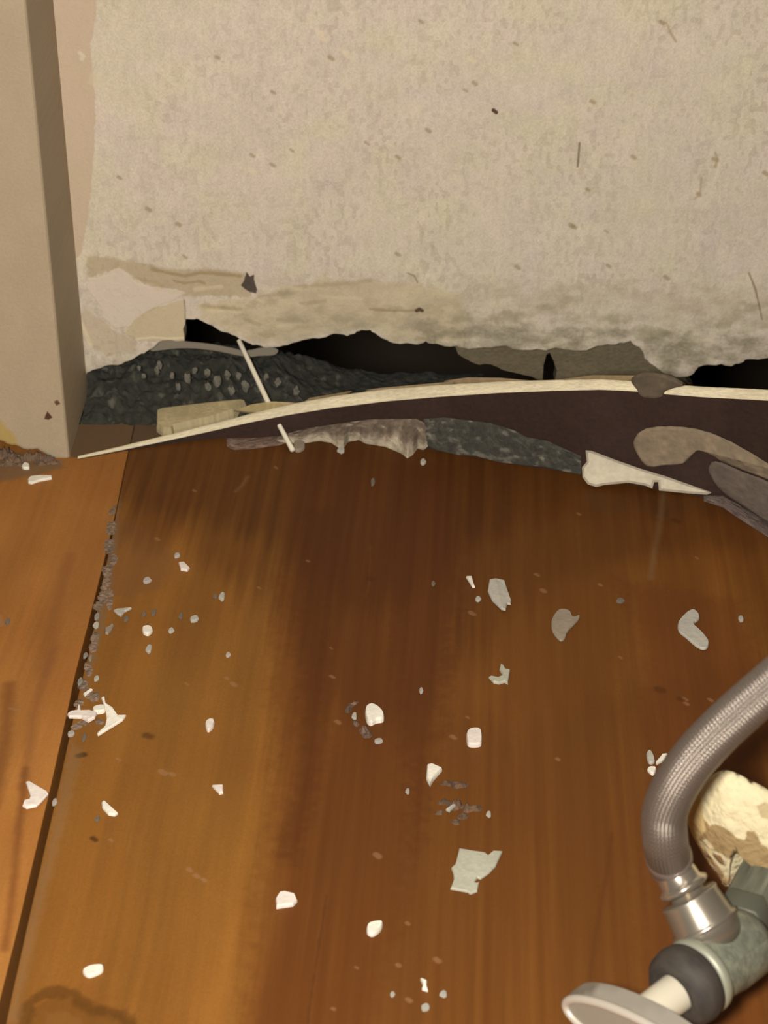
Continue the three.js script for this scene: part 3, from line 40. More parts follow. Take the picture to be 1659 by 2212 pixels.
  chips: [{"name":"paint_flake","label":"largest pale paint flake, a notched rectangle with torn corners, flat on the brown floor","category":"flake","pts":[[20.96,275.84],[24.57,276.54],[28.03,277.24],[28.92,278.29],[30.4,276.54],[32.94,276.89],[30.79,282.79],[28.81,285.67],[26.42,287.91],[25.52,287.44],[24.61,289.6],[25.43,289.73],[25.99,289.26],[25.29,292.94],[23.44,293.94],[22.57,293.07],[18.06,291.94],[19.08,288.25],[19.05,286.21],[18.53,283.82],[19.73,282.11]],"t":0.8,"tone":1,"curl":0.8,"ang":0.4,"smooth":0,"y":0.0},{"name":"paint_flake","label":"grey-white leaf-shaped paint flake with a split pointed tip","category":"flake","pts":[[35.73,139.31],[37.85,138.62],[40.84,139.31],[41.39,143.11],[42.48,150.58],[42.14,153.26],[41.05,152.93],[40.24,157.58],[38.81,156.59],[36.14,150.58],[34.9,145.16]],"t":0.8,"tone":2,"curl":1.0,"ang":1.2,"smooth":0,"y":0.0},{"name":"paint_flake","label":"dull taupe rounded paint flake with a folded side ear","category":"flake","pts":[[55.48,161.2],[57.67,156.59],[59.94,155.93],[61.68,157.25],[62.33,160.54],[64.41,159.89],[63.82,162.5],[60.05,168.32],[58.6,172.79],[56.9,173.74],[54.9,168.96],[54.87,164.45]],"t":0.8,"tone":3,"curl":1.4,"ang":0.2,"smooth":1,"y":0.0},{"name":"paint_flake","label":"thin curled pale sliver shaped like a hook with a forked end","category":"flake","pts":[[37.06,187.08],[38.06,188.3],[38.49,190.12],[39.87,190.72],[39.32,194.33],[38.78,197.89],[37.79,196.71],[36.0,197.6],[34.28,197.0],[32.99,194.62],[33.72,194.03],[35.8,194.62],[37.44,193.43],[36.55,190.12]],"t":1.0,"tone":1,"curl":0.5,"ang":0,"smooth":0,"y":0.0},{"name":"paint_flake","label":"smooth grey-white flake bent like a boomerang, above the braided hose","category":"flake","pts":[[96.67,163.51],[99.81,158.54],[101.24,157.15],[102.25,156.59],[103.38,157.43],[104.01,159.65],[103.55,161.86],[101.47,164.6],[103.33,168.95],[104.79,173.78],[104.79,175.91],[103.95,178.55],[102.22,179.08],[100.39,176.97],[97.99,172.18],[96.04,168.41]],"t":1.0,"tone":2,"curl":0.6,"ang":0.7,"smooth":1,"y":0.0},{"name":"plaster_chip","label":"rounded white plaster chip beside a grey lint wisp","category":"chip","pts":[[-5.68,211.92],[-3.96,210.0],[-1.83,211.28],[-0.09,214.47],[-0.29,217.0],[-2.39,217.62],[-4.1,218.88],[-5.45,216.68]],"t":2.2,"tone":0,"curl":0,"ang":0,"smooth":1,"y":0.0},{"name":"plaster_chip","label":"small squarish pinkish-white plaster crumb standing alone below the hooked sliver","category":"chip","pts":[[25.11,223.24],[27.07,221.69],[29.31,222.62],[29.26,228.15],[27.89,229.37],[25.27,229.06],[24.81,226.32]],"t":1.8,"tone":4,"curl":0,"ang":0,"smooth":1,"y":0.0},{"name":"plaster_chip","label":"white triangular plaster chip next to the brown dust clump","category":"chip","pts":[[12.68,239.25],[14.17,238.66],[17.08,240.72],[14.4,245.39],[13.43,247.98],[12.39,244.81]],"t":1.6,"tone":0,"curl":0,"ang":0,"smooth":0,"y":0.0},{"name":"plaster_chip","label":"pinkish-white half-round plaster chip with a straight edge","category":"chip","pts":[[-29.23,296.58],[-28.23,293.94],[-26.88,293.61],[-24.12,294.6],[-23.36,296.91],[-24.42,298.55],[-28.87,299.53]],"t":1.4,"tone":4,"curl":0,"ang":0,"smooth":0,"y":0.0},{"name":"plaster_chip","label":"oval white plaster chip pointed at one end","category":"chip","pts":[[-4.56,307.56],[-3.68,305.97],[-0.57,305.33],[-0.79,307.88],[-2.77,310.09],[-4.32,309.46]],"t":1.6,"tone":0,"curl":0,"ang":0,"smooth":1,"y":0.0},{"name":"plaster_chip","label":"bright white wedge-shaped chip near the heart-shaped flake","category":"chip","pts":[[-81.2,255.82],[-80.52,254.82],[-78.07,257.81],[-76.02,260.28],[-76.7,261.26],[-78.67,260.77],[-80.79,257.81]],"t":1.0,"tone":0,"curl":0,"ang":0,"smooth":0,"y":0.0},{"name":"paint_flake","label":"white heart-shaped paint flake at the edge of the dark plank gap","category":"flake","pts":[[-104.05,248.25],[-103.0,247.74],[-100.07,249.88],[-97.12,252.31],[-96.81,253.32],[-98.13,256.32],[-99.39,258.55],[-102.15,259.3],[-103.43,258.31],[-103.3,256.07],[-101.94,255.57],[-101.89,253.82]],"t":0.9,"tone":4,"curl":0.8,"ang":0.3,"smooth":0,"y":1.1},{"name":"paint_flake","label":"white star-like torn paint shard in the debris cluster by the plank gap","category":"flake","pts":[[-87.35,206.45],[-86.38,205.88],[-85.68,208.76],[-83.41,210.47],[-81.23,214.44],[-79.36,214.44],[-78.88,214.16],[-79.61,216.69],[-82.88,220.59],[-86.12,224.45],[-86.56,223.63],[-84.64,220.04],[-84.61,216.13],[-85.51,211.61]],"t":1.0,"tone":0,"curl":1.2,"ang":0.8,"smooth":0,"y":0.0},{"name":"paint_flake","label":"narrow wavy white flake reaching from the plank gap to the star-like shard","category":"flake","pts":[[-96.76,214.44],[-95.8,212.75],[-94.17,212.18],[-94.21,209.33],[-93.52,209.33],[-92.97,212.18],[-90.4,212.18],[-87.79,213.88],[-88.18,216.13],[-90.04,217.53],[-92.38,215.29],[-96.09,215.57]],"t":1.2,"tone":4,"curl":0.8,"ang":0,"smooth":0,"y":0.0},{"name":"plaster_chip","label":"small blunt white chip touching the star-like shard","category":"chip","pts":[[-89.35,211.04],[-87.6,209.9],[-86.04,210.02],[-85.61,212.18],[-87.55,213.03],[-88.96,212.75]],"t":1.6,"tone":0,"curl":0,"ang":0,"smooth":1,"y":0.0},{"name":"plaster_chip","label":"thin white sliver in the debris cluster above the wavy flake","category":"chip","pts":[[-93.5,202.97],[-91.59,200.34],[-90.86,200.63],[-92.83,204.14]],"t":0.8,"tone":0,"curl":0,"ang":0,"smooth":0,"y":0.0},{"name":"plaster_chip","label":"two-tone white and grey chip near the brown ring stain","category":"chip","pts":[[-77.59,323.21],[-75.81,321.7],[-72.78,321.45],[-72.56,323.21],[-74.02,324.46],[-75.71,325.21],[-77.07,324.46]],"t":1.4,"tone":0,"curl":0,"ang":0,"smooth":1,"y":0.0},{"name":"plaster_chip","label":"pale finger-shaped chip by the braided hose, upright one of a trio","category":"chip","pts":[[78.11,233.02],[79.28,231.78],[80.07,233.84],[80.11,236.71],[78.86,237.53],[78.09,236.51]],"t":1.2,"tone":2,"curl":0,"ang":0,"smooth":1,"y":0.0},{"name":"plaster_chip","label":"bright white slanted chip of the trio, tucked against the braided hose","category":"chip","pts":[[81.53,235.49],[82.65,233.64],[84.35,233.43],[83.43,235.69],[82.02,236.71],[80.62,237.73],[80.44,237.12]],"t":1.2,"tone":0,"curl":0,"ang":0,"smooth":0,"y":0.0},{"name":"plaster_chip","label":"little white rounded chip of the trio by the hose, lowest of the three","category":"chip","pts":[[77.52,240.37],[78.63,239.56],[80.1,239.96],[79.61,241.98],[78.76,242.7],[77.98,241.78]],"t":1.2,"tone":0,"curl":0,"ang":0,"smooth":1,"y":0.0},{"name":"plaster_chip","label":"long thin white chip lying below the beige casing foot","category":"chip","pts":[[-131.57,70.19],[-130.86,68.13],[-127.71,67.45],[-123.08,67.45],[-122.83,69.16],[-127.19,70.87],[-129.78,72.91],[-131.08,72.23]],"t":1.0,"tone":0,"curl":0,"ang":0,"smooth":0,"y":0.0},{"name":"plaster_chip","label":"tiny white chip in the grime under the beige casing","category":"chip","pts":[[-135.28,59.82],[-134.51,58.06],[-132.79,59.12],[-132.41,61.56],[-133.91,61.91],[-135.05,61.21]],"t":1.2,"tone":0,"curl":0,"ang":0,"smooth":1,"y":0.0},{"name":"plaster_chip","label":"white diamond-shaped chip, biggest in the loose crumb scatter near the plank gap","category":"chip","pts":[[-70.72,127.37],[-68.83,127.01],[-66.61,130.57],[-67.22,132.34],[-69.57,131.63]],"t":1.0,"tone":4,"curl":0,"ang":0,"smooth":0,"y":0.0},{"name":"plaster_chip","label":"bright white six-sided chip in the loose crumb scatter near the plank gap","category":"chip","pts":[[-78.87,168.02],[-78.46,166.73],[-76.67,166.41],[-75.38,168.34],[-76.57,170.9],[-78.3,169.94]],"t":1.4,"tone":0,"curl":0,"ang":0,"smooth":1,"y":0.0},{"name":"plaster_chip","label":"pale fish-shaped flake at the dusty side of the plank gap","category":"flake","pts":[[-89.48,156.94],[-88.49,155.94],[-86.67,155.61],[-83.71,155.61],[-85.74,157.27],[-86.73,159.9],[-88.17,158.59]],"t":0.9,"tone":2,"curl":0.4,"ang":0,"smooth":0,"y":0.0},{"name":"plaster_chip","label":"grey ragged crumb in the dust beside the plank gap","category":"chip","pts":[[-91.15,167.37],[-89.85,166.09],[-88.95,164.47],[-88.46,165.44],[-88.89,168.02],[-89.71,170.26],[-90.65,169.94]],"t":1.0,"tone":3,"curl":0,"ang":0,"smooth":0,"y":0.0},{"name":"plaster_chip","label":"tiny white tadpole-shaped chip beside the leaf-shaped flake","category":"chip","pts":[[27.9,136.18],[29.99,136.18],[30.25,139.31],[30.69,142.42],[29.76,142.08],[28.93,139.31]],"t":1.0,"tone":0,"curl":0,"ang":0,"smooth":0,"y":0.0},{"name":"plaster_chip","label":"small white notched crumb, topmost of the four bottom crumbs","category":"chip","pts":[[9.33,326.0],[11.03,326.9],[10.92,328.38],[11.18,330.14],[9.7,329.56],[9.94,328.08]],"t":1.2,"tone":0,"curl":0,"ang":0,"smooth":0,"y":0.0},{"name":"plaster_chip","label":"pale arrowhead crumb between the wedge chip and the half-round chip","category":"chip","pts":[[-50.04,247.99],[-46.82,247.77],[-46.58,251.15],[-47.62,251.57]],"t":1.0,"tone":4,"curl":0,"ang":0,"smooth":0,"y":0.0},{"name":"plaster_chip","label":"drop-shaped pinkish-white chip alone on the golden part of the plank","category":"chip","pts":[[-54.28,218.08],[-53.12,216.69],[-51.67,217.16],[-51.74,219.93],[-52.99,222.0],[-53.92,220.85]],"t":1.4,"tone":4,"curl":0,"ang":0,"smooth":1,"y":0.0},{"name":"plaster_chip","label":"grey bead of plaster beside the short white stick","category":"chip","pts":[[-34.5,43.41],[-32.64,41.22],[-30.46,42.68],[-30.16,46.31],[-32.17,48.83],[-33.97,47.75]],"t":1.6,"tone":3,"curl":0,"ang":0,"smooth":1,"y":0.0},{"name":"plaster_chip","label":"small slanted crumb stuck in the brown dust clump","category":"chip","pts":[[17.66,260.11],[19.51,258.17],[20.52,258.17],[18.71,260.94]],"t":1.0,"tone":2,"curl":0,"ang":0,"smooth":0,"y":1.2}],
  crumbs: [[2.18,331.1,0.71,1.13,0],[15.01,331.1,1.06,1.13,0],[10.34,335.76,1.17,1.27,0],[-80.37,138.24,1.57,2.01,4],[-75.73,178.39,1.04,2.58,0],[-62.55,161.44,1.52,1.89,0],[-69.39,168.15,1.06,1.59,0],[-54.38,147.92,1.09,2.8,0],[-71.76,122.36,1.12,1.5,4],[31.5,149.6,1.08,1.67,0],[29.81,260.42,0.79,1.42,0],[117.45,161.17,0.91,1.89,4],[14.68,56.65,1.22,2.46,0],[-16.42,47.39,1.58,2.51,0],[-4.18,71.21,0.85,3.05,3],[11.62,200.97,0.72,1.94,4],[6.78,250.06,0.67,1.47,4],[-90.5,194.59,0.87,1.48,0],[-49.88,181.74,0.89,1.54,4],[-94.41,164.94,1.06,1.87,0],[-94.76,159.81,0.92,2.17,2],[-94.82,255.08,0.8,1.86,4],[-81.63,262.46,0.79,1.21,3],[-94.57,223.11,1.12,1.37,4],[-90.31,224.7,0.7,2.49,3],[-93.86,183.28,0.59,2.04,2],[-95.65,182.0,0.74,1.79,2],[16.7,139.97,0.78,1.72,3],[-9.14,214.09,0.85,2.1,0],[-1.74,226.74,1.39,1.13,4],[78.91,150.71,1.55,1.39,3],[-67.14,159.54,0.76,1.9,3],[-76.23,157.35,0.77,2.19,3],[-79.33,158.44,0.76,1.64,3],[-56.57,147.63,0.78,1.4,3],[-84.95,161.44,0.91,1.35,3],[-95.37,196.32,0.87,2.45,2],[-123.74,162.79,0.91,1.89,3]],
  crumbLabels: ["tiny white crumb of the scattered foursome, farthest from the valve handle","tiny white slanted crumb of the scattered foursome, nearest the valve handle","blunt white crumb of the scattered foursome, farthest from the wall","pinkish oblong crumb between the diamond chip and the plank gap","white oval crumb beside the six-sided chip, on its side away from the wall","white oval crumb between the six-sided chip and the toothlike crumb","very small white crumb between the six-sided chip and the oval crumb","white toothlike crumb beyond the diamond chip from the plank gap","tiny pinkish crumb touching the diamond chip","round white speck between the tadpole chip and the leaf-shaped flake","square white speck at the edge of the brown dust clump","pinkish white speck between the boomerang flake and the braided hose","round white crumb just off the biggest pale drip of old caulk","white oval crumb under the small drip of old caulk","upright dull tan crumb alone on the dark wood near the old caulk","pinkish upright speck between the rounded chip and the hooked sliver","pinkish speck near the white triangular chip","round white crumb beside the thin sliver in the gap cluster","round pinkish crumb alone between the crumb scatter and the drop-shaped chip","white round crumb at the plank gap beside the fish-shaped flake","grey-white oval crumb touching a white round one at the plank gap","pinkish crumb at the plank gap touching the tip of the heart-shaped flake","tan speck beside the bright wedge-shaped chip","pinkish crumb at the gap beside the wavy flake","slim tan crumb near the wavy flake, away from the wall","slim grey-white crumb of a pair in the gap dust, lying on the plank","grey-white crumb of a pair in the gap dust, lying at the gap edge","faint tan speck on the dark wood streak near the tadpole chip","white oval speck on the lint wisp next to the rounded chip","pinkish flat speck at the tail of the lint wisp","tan flat crumb between the folded flake and the boomerang flake","tan speck touching the white oval crumb in the scatter","slanted tan speck on the wall side of the six-sided chip","faint round tan speck between the fish-shaped flake and the six-sided chip","tan speck touching the white toothlike crumb","tan speck near the tail of the fish-shaped flake","grey-white slim crumb between the gap dust and the thin sliver","tan speck alone on the plank across the gap from the crumb scatter"],
  dust1: [[18.99,246.18,2.6,0.9,1.2,0.2],[22.32,247.46,2.2,1.0,1.3,0.3],[17.39,255.21,1.7,1.2,1.4,0.0],[20.68,256.66,2.2,1.6,1.8,0.2],[23.96,257.9,1.8,1.5,1.6,0.4],[26.24,257.28,1.4,1.5,1.2,0.0],[15.96,259.33,1.3,0.8,0.9,0.2],[22.51,261.37,1.4,1.4,1.0,0.0],[20.47,263.4,1.2,1.4,0.8,0.0]],
  dust2: [[-10.62,209.79,0.7,2.0,1.0,-0.3],[-9.23,207.41,1.6,0.6,0.9,0.4],[-8.39,217.29,0.9,1.4,1.0,0.5],[-6.24,221.44,1.6,1.6,1.3,0.0],[-5.24,223.73,1.5,1.2,1.1,0.3]],
  gapdust: [[-97.7,92.1,1.2,4.0,0.5,0.0],[-96.86,103.27,1.6,5.0,0.6,0.1],[-96.01,115.67,1.8,5.0,0.6,0.1],[-93.8,124.72,1.4,4.0,0.6,0.0],[-94.65,132.1,1.8,4.0,0.7,0.1],[-94.33,139.93,1.4,4.0,0.7,0.0],[-91.83,145.05,1.0,3.0,0.6,0.0],[-94.28,147.87,1.6,4.0,0.7,0.1],[-95.13,153.45,1.2,3.0,0.7,0.1],[-91.29,152.06,1.0,4.0,0.6,0.0],[-93.8,172.34,1.2,4.0,0.7,0.1],[-93.88,177.56,1.2,3.0,0.7,0.1],[-93.88,189.05,1.2,4.0,0.8,0.2],[-94.19,197.74,1.4,3.0,0.9,0.2],[-89.79,203.81,1.6,2.4,1.0,0.3],[-92.11,202.61,1.4,2.0,1.0,0.3],[-94.34,207.41,1.3,2.0,1.0,0.0],[-86.72,216.83,1.3,1.4,0.9,0.3],[-93.46,219.14,1.6,1.2,0.8,0.3],[-91.88,217.29,1.2,1.2,0.8,0.2]],
  casgrime: [[-144.21,51.34,5.0,2.6,2.4,0.1],[-139.25,54.89,4.0,2.4,2.0,0.1],[-132.56,53.12,4.0,2.0,2.2,0.2],[-127.17,54.18,3.4,1.6,1.6,0.2],[-141.4,57.71,3.0,1.6,1.3,0.0],[-128.78,57.36,2.6,1.4,1.1,0.0],[-150.33,51.34,5.0,3.0,2.4,0.0],[-136.13,58.06,2.4,1.3,1.0,0.0],[-155.25,53.12,5.0,3.0,2.0,0.0],[-123.67,56.65,2.4,1.2,1.0,0.1]],
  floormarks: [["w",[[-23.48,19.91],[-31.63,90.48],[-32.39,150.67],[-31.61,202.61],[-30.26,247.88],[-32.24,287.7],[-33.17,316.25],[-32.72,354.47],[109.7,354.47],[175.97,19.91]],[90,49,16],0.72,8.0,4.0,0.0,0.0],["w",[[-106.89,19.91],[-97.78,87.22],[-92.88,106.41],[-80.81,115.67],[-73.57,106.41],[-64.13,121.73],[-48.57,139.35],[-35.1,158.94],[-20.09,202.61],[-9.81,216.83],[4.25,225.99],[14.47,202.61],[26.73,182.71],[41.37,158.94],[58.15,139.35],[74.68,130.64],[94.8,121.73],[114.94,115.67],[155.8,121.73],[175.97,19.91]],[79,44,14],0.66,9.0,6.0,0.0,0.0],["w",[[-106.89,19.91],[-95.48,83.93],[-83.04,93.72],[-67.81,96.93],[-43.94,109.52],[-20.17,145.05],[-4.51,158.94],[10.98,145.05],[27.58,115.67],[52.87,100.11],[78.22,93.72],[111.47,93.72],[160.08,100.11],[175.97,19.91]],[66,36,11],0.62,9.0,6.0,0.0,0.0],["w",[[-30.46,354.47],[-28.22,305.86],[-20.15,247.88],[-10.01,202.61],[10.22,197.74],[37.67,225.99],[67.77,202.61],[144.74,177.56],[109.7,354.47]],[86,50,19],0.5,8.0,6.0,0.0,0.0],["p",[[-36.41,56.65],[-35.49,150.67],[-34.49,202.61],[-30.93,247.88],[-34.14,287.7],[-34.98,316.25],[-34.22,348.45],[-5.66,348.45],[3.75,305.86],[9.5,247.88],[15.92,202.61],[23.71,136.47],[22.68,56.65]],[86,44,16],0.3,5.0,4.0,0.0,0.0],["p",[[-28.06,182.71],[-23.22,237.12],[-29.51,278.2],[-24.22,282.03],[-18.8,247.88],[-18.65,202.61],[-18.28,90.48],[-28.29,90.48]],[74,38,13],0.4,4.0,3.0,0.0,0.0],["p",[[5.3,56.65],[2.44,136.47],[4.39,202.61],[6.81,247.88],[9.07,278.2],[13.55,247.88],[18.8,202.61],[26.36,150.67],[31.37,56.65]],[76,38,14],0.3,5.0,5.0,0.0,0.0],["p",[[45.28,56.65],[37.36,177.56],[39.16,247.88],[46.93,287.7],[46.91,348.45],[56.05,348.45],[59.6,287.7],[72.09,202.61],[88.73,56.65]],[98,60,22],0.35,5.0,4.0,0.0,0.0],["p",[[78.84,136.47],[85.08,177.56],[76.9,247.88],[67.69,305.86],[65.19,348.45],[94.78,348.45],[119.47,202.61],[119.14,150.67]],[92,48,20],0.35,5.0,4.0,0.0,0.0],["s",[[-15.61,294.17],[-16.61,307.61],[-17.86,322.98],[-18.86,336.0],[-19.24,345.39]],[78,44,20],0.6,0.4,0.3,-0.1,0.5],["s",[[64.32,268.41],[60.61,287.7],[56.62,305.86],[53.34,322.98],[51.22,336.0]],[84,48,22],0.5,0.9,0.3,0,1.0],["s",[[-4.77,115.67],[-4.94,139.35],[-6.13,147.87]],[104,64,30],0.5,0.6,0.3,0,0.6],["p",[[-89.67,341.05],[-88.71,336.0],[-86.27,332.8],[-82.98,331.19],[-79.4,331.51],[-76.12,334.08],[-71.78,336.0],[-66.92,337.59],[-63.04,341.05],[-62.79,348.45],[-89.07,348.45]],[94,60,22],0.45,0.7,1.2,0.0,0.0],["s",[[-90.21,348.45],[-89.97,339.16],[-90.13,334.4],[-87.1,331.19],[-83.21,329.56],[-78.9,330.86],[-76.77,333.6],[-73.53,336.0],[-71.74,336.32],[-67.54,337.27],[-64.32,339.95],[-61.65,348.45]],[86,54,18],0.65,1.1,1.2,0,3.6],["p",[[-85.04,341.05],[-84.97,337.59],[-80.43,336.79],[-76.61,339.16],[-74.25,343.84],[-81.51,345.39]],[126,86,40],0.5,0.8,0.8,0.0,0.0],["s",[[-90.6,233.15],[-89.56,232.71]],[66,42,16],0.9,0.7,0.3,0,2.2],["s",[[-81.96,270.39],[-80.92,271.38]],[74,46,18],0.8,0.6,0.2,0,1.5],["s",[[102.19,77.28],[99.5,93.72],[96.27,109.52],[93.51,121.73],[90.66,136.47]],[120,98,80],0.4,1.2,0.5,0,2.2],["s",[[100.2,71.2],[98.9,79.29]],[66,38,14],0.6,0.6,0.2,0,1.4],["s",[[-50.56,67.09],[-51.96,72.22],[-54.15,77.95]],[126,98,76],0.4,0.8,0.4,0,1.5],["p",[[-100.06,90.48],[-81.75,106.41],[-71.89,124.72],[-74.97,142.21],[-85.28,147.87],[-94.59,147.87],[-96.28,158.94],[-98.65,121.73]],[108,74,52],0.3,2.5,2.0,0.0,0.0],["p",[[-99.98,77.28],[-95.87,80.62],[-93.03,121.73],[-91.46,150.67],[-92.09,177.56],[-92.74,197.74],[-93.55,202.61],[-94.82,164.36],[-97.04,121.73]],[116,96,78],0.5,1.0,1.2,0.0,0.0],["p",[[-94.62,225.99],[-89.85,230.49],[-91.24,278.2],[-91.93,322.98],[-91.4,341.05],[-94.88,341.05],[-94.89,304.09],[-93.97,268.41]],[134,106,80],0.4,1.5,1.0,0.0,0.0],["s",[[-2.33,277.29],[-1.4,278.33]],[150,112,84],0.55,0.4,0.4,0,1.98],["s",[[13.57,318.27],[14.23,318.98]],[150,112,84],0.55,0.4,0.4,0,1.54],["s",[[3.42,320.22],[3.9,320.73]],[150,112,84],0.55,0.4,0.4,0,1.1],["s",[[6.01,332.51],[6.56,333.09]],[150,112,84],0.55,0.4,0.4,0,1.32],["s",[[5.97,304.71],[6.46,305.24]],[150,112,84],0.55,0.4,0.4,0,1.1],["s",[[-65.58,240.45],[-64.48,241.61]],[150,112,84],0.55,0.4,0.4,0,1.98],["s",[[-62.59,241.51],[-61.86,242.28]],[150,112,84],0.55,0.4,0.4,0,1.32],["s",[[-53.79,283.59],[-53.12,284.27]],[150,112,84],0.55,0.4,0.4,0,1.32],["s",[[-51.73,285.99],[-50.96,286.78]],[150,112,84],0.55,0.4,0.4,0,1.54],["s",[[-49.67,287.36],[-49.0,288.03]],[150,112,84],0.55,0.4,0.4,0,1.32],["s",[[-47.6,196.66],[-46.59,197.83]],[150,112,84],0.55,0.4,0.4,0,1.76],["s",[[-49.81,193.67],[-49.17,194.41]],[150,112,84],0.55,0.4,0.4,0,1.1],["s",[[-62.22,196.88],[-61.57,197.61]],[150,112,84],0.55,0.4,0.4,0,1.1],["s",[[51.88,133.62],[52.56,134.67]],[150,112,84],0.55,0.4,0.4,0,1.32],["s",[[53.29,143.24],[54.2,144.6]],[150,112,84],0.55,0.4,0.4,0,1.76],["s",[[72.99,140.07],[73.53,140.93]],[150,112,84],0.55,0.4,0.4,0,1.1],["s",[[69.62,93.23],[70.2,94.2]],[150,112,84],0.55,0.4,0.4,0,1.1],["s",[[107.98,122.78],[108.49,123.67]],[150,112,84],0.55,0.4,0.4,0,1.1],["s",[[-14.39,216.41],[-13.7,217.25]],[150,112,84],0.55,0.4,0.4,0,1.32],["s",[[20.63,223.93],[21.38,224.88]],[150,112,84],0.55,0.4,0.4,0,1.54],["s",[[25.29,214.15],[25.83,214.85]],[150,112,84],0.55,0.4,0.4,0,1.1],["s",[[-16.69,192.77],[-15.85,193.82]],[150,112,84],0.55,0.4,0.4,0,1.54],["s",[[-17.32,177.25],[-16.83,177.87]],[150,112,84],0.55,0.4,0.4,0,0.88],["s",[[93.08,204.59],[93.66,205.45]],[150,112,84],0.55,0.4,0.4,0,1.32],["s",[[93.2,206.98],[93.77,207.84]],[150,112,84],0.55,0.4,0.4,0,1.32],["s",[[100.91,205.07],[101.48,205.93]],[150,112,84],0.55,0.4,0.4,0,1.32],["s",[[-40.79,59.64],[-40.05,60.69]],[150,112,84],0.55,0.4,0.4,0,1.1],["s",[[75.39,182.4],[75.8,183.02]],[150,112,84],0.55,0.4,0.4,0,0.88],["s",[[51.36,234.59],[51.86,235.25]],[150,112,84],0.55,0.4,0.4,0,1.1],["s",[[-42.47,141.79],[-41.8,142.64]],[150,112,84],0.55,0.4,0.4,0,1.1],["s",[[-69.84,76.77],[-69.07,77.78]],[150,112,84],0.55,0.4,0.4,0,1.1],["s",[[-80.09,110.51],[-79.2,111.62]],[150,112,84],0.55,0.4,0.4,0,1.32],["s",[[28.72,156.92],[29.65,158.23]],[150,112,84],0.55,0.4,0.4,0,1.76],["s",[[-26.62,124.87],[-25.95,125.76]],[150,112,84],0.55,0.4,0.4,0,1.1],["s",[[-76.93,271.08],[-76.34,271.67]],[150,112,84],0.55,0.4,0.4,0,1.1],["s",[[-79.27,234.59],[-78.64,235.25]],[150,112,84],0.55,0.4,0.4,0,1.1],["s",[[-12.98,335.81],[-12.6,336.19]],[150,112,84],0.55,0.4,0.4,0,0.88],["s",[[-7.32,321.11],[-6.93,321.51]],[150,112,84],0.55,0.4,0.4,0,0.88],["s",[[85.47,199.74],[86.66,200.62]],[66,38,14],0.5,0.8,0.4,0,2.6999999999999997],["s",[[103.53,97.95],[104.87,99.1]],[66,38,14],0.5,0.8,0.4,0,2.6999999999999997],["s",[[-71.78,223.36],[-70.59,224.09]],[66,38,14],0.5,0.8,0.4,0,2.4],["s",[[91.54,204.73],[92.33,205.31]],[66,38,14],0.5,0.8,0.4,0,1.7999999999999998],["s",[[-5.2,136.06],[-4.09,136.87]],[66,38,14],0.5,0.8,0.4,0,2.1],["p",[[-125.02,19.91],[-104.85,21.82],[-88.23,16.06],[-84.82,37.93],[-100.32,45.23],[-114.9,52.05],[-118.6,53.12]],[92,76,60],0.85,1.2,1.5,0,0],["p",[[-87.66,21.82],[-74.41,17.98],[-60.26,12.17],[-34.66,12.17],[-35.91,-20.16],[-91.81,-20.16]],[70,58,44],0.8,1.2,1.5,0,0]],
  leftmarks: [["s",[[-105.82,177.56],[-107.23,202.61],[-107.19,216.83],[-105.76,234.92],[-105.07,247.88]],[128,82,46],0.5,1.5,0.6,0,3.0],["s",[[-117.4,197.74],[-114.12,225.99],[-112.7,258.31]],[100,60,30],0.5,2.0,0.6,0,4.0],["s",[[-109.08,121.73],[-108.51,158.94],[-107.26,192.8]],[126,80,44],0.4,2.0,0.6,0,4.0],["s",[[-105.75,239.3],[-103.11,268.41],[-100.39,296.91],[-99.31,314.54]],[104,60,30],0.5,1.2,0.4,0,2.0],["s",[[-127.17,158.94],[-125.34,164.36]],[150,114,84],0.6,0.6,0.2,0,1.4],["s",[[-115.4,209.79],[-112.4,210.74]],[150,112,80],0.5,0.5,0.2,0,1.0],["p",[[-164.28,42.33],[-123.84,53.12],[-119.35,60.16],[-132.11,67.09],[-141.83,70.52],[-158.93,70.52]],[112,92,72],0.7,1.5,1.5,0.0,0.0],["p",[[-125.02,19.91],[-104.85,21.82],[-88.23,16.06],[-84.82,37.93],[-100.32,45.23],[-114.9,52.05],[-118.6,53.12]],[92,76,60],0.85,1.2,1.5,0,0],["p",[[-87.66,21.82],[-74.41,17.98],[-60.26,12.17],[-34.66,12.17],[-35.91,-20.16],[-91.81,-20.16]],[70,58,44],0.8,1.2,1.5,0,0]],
  gapL: [[-97.1,27.0],[-97.0,60.0],[-96.56,91.48],[-96.55,113.57],[-96.84,134.5],[-97.0,152.96],[-97.35,175.82],[-97.6,193.63],[-97.33,208.22],[-97.13,246.5],[-97.17,276.96],[-97.16,306.5],[-97.46,330.17],[-97.51,342.87],[-99.15,396.32]],
  gapR: [[-96.9,27.0],[-96.8,60.0],[-96.39,90.48],[-95.73,112.61],[-95.74,133.57],[-95.31,152.06],[-94.82,174.96],[-95.1,195.28],[-95.12,212.15],[-94.86,245.76],[-94.88,276.26],[-94.86,305.86],[-94.79,329.56],[-94.65,341.05],[-96.38,395.83]],
  valve: {"c":[80.91,30.0,349.09],"p":[0.454,0.0,-0.891],"d":[0.7431,0.0,-0.6691],"o":[-0.4813,0.6947,-0.5346]},
  hose: [[68.63,47.71,335.46],[66.39,57.38,338.37],[65.85,64.94,337.32],[67.93,72.75,336.71],[71.76,79.98,335.87],[76.68,86.46,334.89],[82.17,92.32,333.71],[88.13,98.22,332.49],[95.91,106.1,331.26],[105.38,115.48,327.95],[113.46,126.74,322.36],[118.67,142.8,312.71],[128.67,262.8,292.71],[132.67,472.8,252.71],[130.67,702.8,222.71]],
